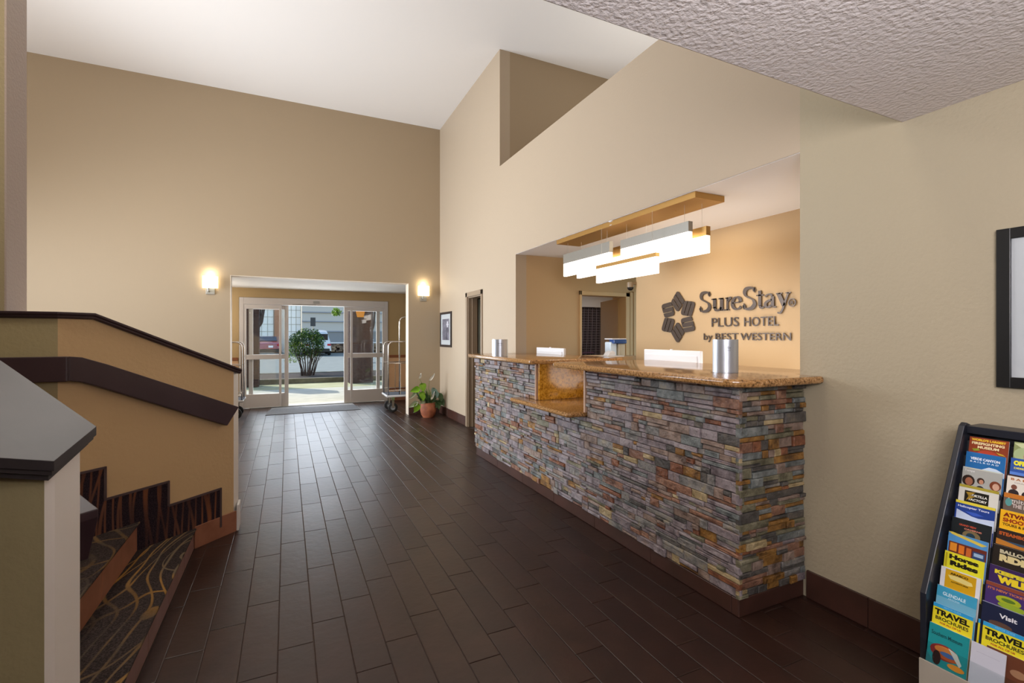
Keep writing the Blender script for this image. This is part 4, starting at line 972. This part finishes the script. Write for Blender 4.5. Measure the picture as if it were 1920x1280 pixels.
Bro(0, 8, pm('#dcdce0'), 'white brochure with an ochre panel in the left column', th=.012).rect(.014, .206, .088, .07, '#cfa018').txt('ARABCO', .028, .012, .052, .008, '#4a3810', .06).poly([(.022, .024), (.05, .020), (.09, .026), (.094, .036), (.08, .040), (.03, .036)], '#e0cf80').txt('ADVENTURES', .032, .042, .05, .005, '#6a5010', .04)
Bro(0, 9, pm('#3f9fc4'), 'pale blue gradient brochure with a small white city name', th=.012).rect(.0, .172, .114, .05, '#6fb0cc').txt('GLENDALE', .018, .018, .066, .012, '#d8ecf4', .02).txt('ARIZONA', .034, .034, .034, .006, '#c8e0ec')
def travel(col, i, label, **k):
    return Bro(col, i, pm('#e4d62a'), label, **k).rect(0, .21, .114, .013, '#2f9ed8').txt('VISITOR GUIDE', .03, .003, .05, .006, '#8fd0f0').txt('TRAVEL', .006, .018, .100, .020, '#1a1a16', .05).txt('BROCHURES', .010, .043, .094, .012, '#2a2a20', .02).txt('FOR ALL OF US', .024, .060, .06, .006, '#b8402a', .03)
travel(0, 10, 'yellow brochure with blue top reading travel brochures, lower left column')
b_ = Bro(0, 11, pm('#1f8f94'), 'teal brochure with a coiled red and orange blanket picture, lowest on the left', th=.016).txt('Southern Museum', .008, .022, .088, .014, '#17464c', .02)
b_.disc(.05, .085, .042, .026, '#8a2a2c').disc(.055, .078, .034, .014, '#d0803c').disc(.058, .094, .036, .012, '#b8582c').disc(.06, .088, .022, .008, '#4468a0').poly([(.06, .062), (.085, .070), (.10, .10), (.094, .11), (.075, .085)], '#c8ccc4').disc(.085, .118, .024, .010, '#e09030').disc(.03, .11, .012, .025, '#2c1c1c').poly([(.0, .10), (.03, .14), (.09, .15), (.09, .2), (0, .2)], '#2a7880')
Bro(1, 0, pm('#8f9a66'), 'green brochure with a photographed head of a stone figure, top right').disc(.04, .045, .04, .03, '#a8b888').disc(.045, .05, .018, .02, '#b87c68').poly([(0, .006), (.03, .002), (.06, .01), (.02, .02)], '#c8d0a0')
Bro(1, 1, pm('#2e55a4'), 'blue off road brochure with big yellow letters in the right column').txt('OFF-ROAD', .008, .008, .085, .018, '#f0e838', .08).txt('DESERT TOURS', .010, .032, .085, .007, '#e0d860', .04).rect(0, .160, .114, .04, '#5a84d0')
t_ = Bro(1, 2, pm('#e4ddd0'), 'cream brochure with spaced orange capitals and small heads').rect(0, .21, .114, .006, '#3c2a30').txt('B A R L E T T', .010, .012, .098, .008, '#b8703c', .04).txt('COUNTRY STORE', .02, .026, .07, .004, '#888078')
for hx in (.02, .055, .09): t_.disc(hx, .044, .008, .009, '#7a4a3a').disc(hx, .066, .014, .014, '#2c2226')
Bro(1, 3, pm('#6a5a50'), 'brown brochure with an orange top band and white script').rect(0, .21, .114, .016, '#c4762a').txt('Ignite', .012, .016, .05, .02, '#d4d0c8', .01).txt('THE NIGHT', .024, .034, .07, .014, '#c8b8b0', .05).disc(.014, .032, .009, .014, '#5a9a98')
Bro(1, 4, pm('#ecb41c'), 'orange yellow brochure with red shooting tour letters').txt('ATV/UTV', .008, .008, .09, .015, '#7a1c10', .06).txt('SHOOTING', .008, .027, .098, .014, '#9a2c14', .05).txt('TOURS & RENTALS', .008, .045, .10, .009, '#4a2a10', .03)
Bro(1, 5, pm('#2c2220'), 'dark brochure with orange steamboat lettering').txt('STEAMBOATS', .006, .010, .10, .012, '#b85a24', .05).rect(0, .172, .114, .012, '#35506a').poly([(0, .036), (.06, .046), (.114, .044), (.114, .056), (0, .056)], '#b8782c')
Bro(1, 6, pm('#26201c'), 'black balloon ride brochure with pale bold letters', th=.014).txt('BALLOON', .018, .012, .09, .013, '#c8c0a0', .06).txt('RIDES', .018, .028, .09, .024, '#d8c890', .08)
Bro(1, 7, pm('#3a2658'), 'purple wildlife brochure with yellow bold letters').txt('KEEPERS', .014, .012, .095, .014, '#e0d030', .08).txt('WILD', .022, .029, .085, .024, '#ead22c', .09)
Bro(1, 8, pm('#45306e'), 'purple brochure with a red brown top band and a green coil').rect(0, .21, .114, .012, '#8a4430').txt("IT'S NEW TICKETS", .006, .016, .10, .008, '#c87848', .04).disc(.06, .045, .032, .014, '#a8b428').disc(.06, .044, .018, .006, '#5a7a2a').disc(.07, .062, .036, .010, '#90a830')
Bro(1, 9, pm('#1c2440'), 'navy brochure with a white handwritten word').txt('Visit', .045, .022, .045, .015, '#e8e8ec', .03).disc(.05, .06, .03, .010, '#5a4238').rect(0, .21, .114, .002, '#8890a8')
travel(1, 10, 'yellow travel brochure with blue top, in front in the right column', dy=-.012)
travel(1, 10, 'yellow travel brochure peeping out behind its twin', dy=.006, dx=.014, dz=-.006)
Bro(1, 11, pm('#6a3c28'), 'brown brochure with a patterned cover behind the folded white paper', dy=-.03, dx=.004, th=.01).disc(.08, .05, .02, .012, '#a0785a').disc(.085, .09, .022, .012, '#b88c60').disc(.09, .13, .02, .010, '#8a6448')
q_ = Bro(1, 11, pm('#c9cad6'), 'folded white sheet leaning lowest in the right column', w=.088, dy=.004, dx=-.012, cat='paper'); q_.rect(.014, .184, .06, .0012, '#b4b4c4')

# ================================================================== OUTSIDE
YO = YD+.15
q = MB(); q.box(-30, YO-.1, -.2, 40, 80, -.02); struct('ground', q, M_asph)
q = MB(); q.box(-6, YO-.1, -.02, 8, 14.35, -.002); struct('porch_slab', q, M_concr)
q = MB(); q.box(-6, 14.35, -.02, 8, 16.0, -.006); struct('drive_lane', q, mat('drive_concrete', '#a9a884', .85, col2='#98976f', scale=2))
q = MB(); q.box(-7, YO, 2.75, 9, 12.9, 3.0); struct('porch_roof', q, mat('porch_soffit', '#cfc3b0', .8))  # unseen roof, added for its shade, cut short to let sun in
q = MB(); q.box(-8, 16.0, -.02, 9, 16.18, .15); cb = struct('curb', q, M_curb, bevel=.02)
q = MB(); q.box(-8, 16.18, -.02, 9, 18.9, .11); struct('planter_bed', q, M_mulch)
q = MB(); q.box(-8, 18.9, -.02, 9, 19.05, .13); struct('curb_far', q, M_curb, bevel=.02)
def pillar(x0, x1, y0, label, extra=None):
    t = thing('brick_pillar', label, 'pillar', ((x0+x1)/2, y0, 0), 'brick pillars of the porch')
    q = MB(); q.box(x0+.008, y0+.008, 0, x1-.008, y0+.54, 2.75); build('mortar_core', q, M_mort, t)
    q = MB(); z = .02; r_ = 0
    while z < 2.74:
        for face in ('y', 'xl', 'xr'):
            if face == 'y': a, c = x0, x1
            else: a, c = y0, y0+.55
            s_ = a-(.1 if r_ % 2 else 0)
            while s_ < c-.01:
                e_ = min(s_+.195, c); s2 = max(s_, a)
                if e_-s2 > .02:
                    j = R.uniform(0, .004)
                    if face == 'y': q.box(s2, y0-j, z, e_, y0+.03, z+.062)
                    elif face == 'xl': q.box(x0-j, s2, z, x0+.03, e_, z+.062)
                    else: q.box(x1-.03, s2, z, x1+j, e_, z+.062)
                s_ += .205
        z += .073; r_ += 1
    o = build('brick_courses', q, M_brick, t); o['kind'] = 'stuff'; return t
pillar(-1.45, -.72, 15.3, 'dark brick porch pillar seen through the left door panel')
pillar(1.72, 2.42, 15.3, 'dark brick porch pillar seen through the right door panel')
lamp = thing('pillar_lantern', 'amber glowing lantern high on the right brick pillar', 'lantern', (2.05, 15.25, 2.1))
q = MB(); q.prism([(1.94, 15.17, 2.02), (2.12, 15.17, 2.02), (2.16, 15.17, 2.20), (1.90, 15.17, 2.20)], (0, .10, 0)); build('shade', q, mat('amber_glass', '#c07818', .4, emit=.45), lamp)
q = MB(); q.box(1.98, 15.25, 2.05, 2.1, 15.3, 2.18); build('bracket', q, M_black, lamp)
# shrub
bush = thing('shrub', 'clipped round green shrub on bare stems in the planter outside', 'shrub', (.62, 17.6, .11))
q = MB()
for k in range(15):
    a = R.uniform(0, 2*PI); r0 = R.uniform(.03, .24); r1 = r0+R.uniform(.1, .35); p = Vector((.62+r0*math.cos(a), 17.6+r0*.7*math.sin(a), .08)); e = Vector((.62+r1*math.cos(a), 17.6+r1*.7*math.sin(a), R.uniform(.75, 1.2)))
    mdl = p.lerp(e, .5)+Vector((R.uniform(-.04, .04), 0, 0)); q.tube([p, mdl, e], [.022, .016, .008], 5)
    for z in range(3):
        f_ = p.lerp(e, R.uniform(.45, .9)); q.tube([f_, f_+Vector((R.uniform(-.25, .25), R.uniform(-.15, .15), R.uniform(.1, .35)))], [.007, .003], 4)
build('stems', q, M_bark, bush)
ML1 = mat('shrub_leaf_dark', '#24481a', .5); ML2 = mat('shrub_leaf_mid', '#3a6420', .5); ML3 = mat('shrub_leaf_light', '#8aa838', .5)
q = MB(); cnt = 0
while cnt < 6500:
    x, y, z = R.uniform(-1, 1), R.uniform(-1, 1), R.uniform(-1, 1); rr = (x*x+y*y+z*z)**.5
    nse = noise.noise(Vector((x*2, y*2, z*2)))
    if rr > .93+nse*.12 or rr < .45: continue
    if z < -.1 and R.random() < (-z)*.9: continue
    c = Vector((.62+x*.63, 17.6+y*.55, 1.17+z*.58)); d = Vector((R.gauss(0, 1), R.gauss(0, 1), R.gauss(0, 1))).normalized(); u_ = d.cross(Vector((.3, .2, 1))).normalized(); s_ = R.uniform(.022, .040)
    q.add([c-u_*s_*.45, c-d*s_, c+u_*s_*.45, c+d*s_], [(0, 1, 2, 3)], R.choices([0, 1, 2], [5, 4, 2])[0]); cnt += 1
o = build('foliage', q, None, bush, mats=[ML1, ML2, ML3]); o['kind'] = 'stuff'
q = MB()
for k in range(500):
    x, y = R.uniform(-.75, -.35), R.uniform(-.4, .4); c = Vector((.62+x+R.uniform(0, .15), 17.6+y, R.uniform(.55, 1.2))); d = Vector((R.gauss(0, 1), R.gauss(0, 1), R.gauss(0, 1))).normalized(); u_ = d.cross(Vector((.3, .2, 1))).normalized(); s_ = .03
    q.add([c-u_*s_*.45, c-d*s_, c+u_*s_*.45, c+d*s_], [(0, 1, 2, 3)])
o = build('sun_tinted_foliage', q, ML3, bush); o['kind'] = 'stuff'  # lighter leaves put the sunlit side of the shrub into the colour
# trees
def tree(x, y, h, label, forks, crown=None):
    t = thing('street_tree', label, 'tree', (x, y, 0)); q = MB()
    for path, rr in forks: q.tube([(x+a, y+b_, c) for a, b_, c in path], rr, 8)
    build('trunk', q, M_bark, t, smooth='full')
    if crown:
        q = MB()
        for cx_, cy_, cz_, rad, n_ in crown:
            for k in range(n_):
                d0 = Vector((R.gauss(0, 1), R.gauss(0, 1), R.gauss(0, 1))).normalized()*rad*R.random()**.4; c = Vector((x+cx_, y+cy_, cz_))+d0
                d = Vector((R.gauss(0, 1), R.gauss(0, 1), R.gauss(0, 1))).normalized(); u_ = d.cross(Vector((.3, .2, 1))).normalized(); s_ = .07
                q.add([c-u_*s_*.5, c-d*s_, c+u_*s_*.5, c+d*s_], [(0, 1, 2, 3)])
        o = build('foliage', q, ML3, t); o['kind'] = 'stuff'
tree(-1.35, 21.5, 5, 'dark forked tree trunk behind the left brick pillar', [([(0, 0, 0), (.05, 0, 1), (.18, 0, 1.6), (.30, 0, 2.4), (.5, 0, 3.6)], [.17, .15, .14, .12, .07]), ([(.05, 0, 1.1), (-.05, 0, 1.9), (-.2, 0, 3.4)], [.13, .11, .06]), ([(.18, 0, 1.6), (.42, 0, 2.0), (.62, 0, 3.2)], [.09, .07, .04])], [(0, 0, 4.3, 1.1, 900), (1.2, 0, 3.4, .45, 160)])
tree(3.05, 20.5, 5, 'slim grey tree trunk beyond the right door panel', [([(0, 0, 0), (.02, 0, 1.2), (-.03, 0, 2.2), (.1, 0, 3.4)], [.10, .085, .08, .05]), ([(0, 0, 1.2), (.22, 0, 1.9), (.3, 0, 3.0)], [.05, .04, .03]), ([(-.03, 0, 1.9), (-.2, 0, 2.4)], [.04, .02])], [(-.6, 0, 3.6, .7, 500)])
tree(2.05, 25, 5, 'tree with yellow green leaves whose branch tip hangs at the top of the doorway', [([(1.2, 0, 0), (1.2, 0, 2.0), (1.3, 0, 4)], [.12, .11, .08])], [(.16, 0, 2.62, .22, 220), (.9, 0, 3.6, .8, 500)])
# small street sign
t = thing('street_sign', 'small dark sign on a thin pole behind the shrub', 'sign', (1.0, 22, 0))
q = MB(); q.tube([(1.0, 22, -.02), (1.0, 22, 1.9)], .022, 8); build('pole', q, M_cap2, t)
q = MB(); q.box(.90, 21.97, 1.86, 1.10, 21.985, 2.23); build('panel', q, mat('dark_sign_panel', '#3d3f42', .5), t)
# main building across the road
bd = thing('office_building', 'pale grey stucco building with horizontal ledges across the road', 'building', (10, 45, 0))
q = MB(); q.box(1.17, 45, .9, 30, 45.9, 9); build('wall', q, M_stucco, bd)
for z in (1.86, 2.72, 3.52, 4.4, 5.3):
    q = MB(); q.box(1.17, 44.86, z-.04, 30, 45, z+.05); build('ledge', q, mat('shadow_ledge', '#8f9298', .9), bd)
q = MB(); q.box(1.17, 44.95, .9, 30, 45, 1.86); build('base_wall', q, M_stuccod, bd)
q = MB(); q.box(1.17, 44.6, .78, 30, 44.9, .90); build('white_kerb', q, mat('white_kerb', '#e0dcd6', .8), bd)
rb = MB()
for k in range(260):
    x = R.uniform(1.45, 18); z = R.uniform(.15, .75); s_ = R.uniform(.08, .25); rb.box(x-s_, 44.3+R.uniform(-.2, .1)-(.8-z)*.6, z-s_*.4, x+s_, 44.8, z+s_*.4)
o = build('rock_bank', rb, mat('rock_bank', '#a08464', .9, col2='#6c5846', scale=3), bd); o['kind'] = 'stuff'
q = MB(); q.box(1.17, 44.4, 0, 30, 45, .8); build('bank', q, mat('brown_bank', '#5d4a3c', .95), bd)
b2 = thing('shop_building', 'cream building in sun-bright tones with large white windows and salmon brick piers', 'building', (-6, 45.5, 0))
q = MB(); q.box(-22, 46, 0, 1.15, 52, 9); build('wall', q, M_cream, b2)  # face lies in shade; raised wall and window tones stand in for sunlight
for x in (-.6, -2.9, -5.2, -7.6):
    q = MB(); q.box(x-.02-.35, 45.7, 0, x-.35+.42, 46, 9); build('brick_pier', q, M_brickp, b2)
mwin = mat('sun_tint_window', '#fbf7ee', .4); mmun = mat('white_muntin', '#c9c2b2', .5)
for x0_, x1_ in ((-.05, 1.1), (-2.4, -1.05), (-4.7, -3.35), (-7.0, -5.7)):
    q = MB(); q.box(x0_, 45.93, .9, x1_, 45.98, 7); f_ = build('window', q, mwin, b2)
    q = MB()
    for z in [1.2+.62*k for k in range(9)]: q.box(x0_, 45.90, z, x1_, 45.93, z+.05)
    for k in range(4): xx = x0_+(x1_-x0_)*k/3; q.box(xx-.025, 45.90, .9, xx+.025, 45.93, 7)
    build('muntins', q, mmun, f_)
# cars: side profile lofted across the width, tail toward the camera
def car(x, y, label, paint, L=4.4, wd=1.8, hgt=1.45, name='car', rot=0, van=False):
    t = thing(name, label, 'car' if not van else 'van', (x, y, 0))
    if not van: prof_ = [(0, .30), (.02, .62), (.06, .92), (.25, 1.02), (.55, 1.06), (1.15, 1.40), (1.8, hgt), (2.5, 1.38), (3.2, 1.0), (4.2, .86), (4.38, .6), (4.36, .3)]
    else: prof_ = [(0, .35), (.0, 1.1), (.15, 1.75), (.5, hgt), (3.2, hgt), (3.9, 1.15), (4.6, .95), (4.7, .35)]
    n = len(prof_); secs = [(-.5, .86), (-.47, .97), (-.3, 1), (0, 1.005), (.3, 1), (.47, .97), (.5, .86)]
    vs = []
    for s_, k in secs:
        for (yy, zz) in prof_:
            tum = 1-.16*max(0, (zz-.95)/.5); vs.append((x+s_*wd*tum, y+yy+(1-k)*.5*(1 if yy < 2 else -1), .3+(zz-.3)*k))
    fs = [(j*n+i, (j+1)*n+i, (j+1)*n+(i+1) % n, j*n+(i+1) % n) for j in range(len(secs)-1) for i in range(n)]
    fs += [tuple(range(n)), tuple(reversed(range((len(secs)-1)*n, len(secs)*n)))]
    q = MB(); q.add(vs, fs); build('body', q, paint, t, smooth=True)
    q = MB()
    if not van:
        q.prism([(x-.60, y+.52, 1.09), (x+.60, y+.52, 1.09), (x+.52, y+1.08, 1.395), (x-.52, y+1.08, 1.395)], (0, -.02, .02))
    else: q.box(x-.65, y-.01, 1.15, x+.65, y+.08, 1.6)
    build('rear_window', q, M_wing, t)
    q = MB(); q.box(x-.78, y-.03, .26, x+.78, y+.15, .52); build('bumper', q, M_black, t, bevel=.03)
    for s_ in (-1, 1):
        q = MB(); q.box(x+s_*.60, y+.0, .72, x+s_*.86, y+.10, .88); build('tail_lamp', q, M_lamp, t, bevel=.02)
        for yy in (.85, 3.5):
            q = MB(); q.lathe([(.001, -.1), (.31, -.1), (.32, 0), (.31, .1), (.001, .1)], (0, 0, 0), 20); q.v = [(x+s_*.80+v[2], y+yy+v[0], .32+v[1]) for v in q.v]; build('wheel', q, M_rub, t)
    q = MB(); q.box(x+.05, y-.04, .62, x+.35, y-.01, .76); build('licence_plate', q, M_paper, t)
    return t
car(-1.25, 38.5, 'crimson car parked beyond the planter, seen through the left door panel', M_red)
car(2.1, 38.0, 'white van half hidden behind the green shrub', M_vanw, hgt=1.9, name='van', van=True)
ut = thing('utility_box', 'pale box with a black window beyond the right brick pillar', 'box', (4.2, 30, 0))
q = MB(); q.box(3.75, 27, .0, 4.3, 27.5, 1.3); build('body', q, M_vanw, ut, bevel=.02)
q = MB(); q.box(3.92, 26.98, .85, 4.05, 27, 1.2); build('dark_panel', q, M_black, ut)
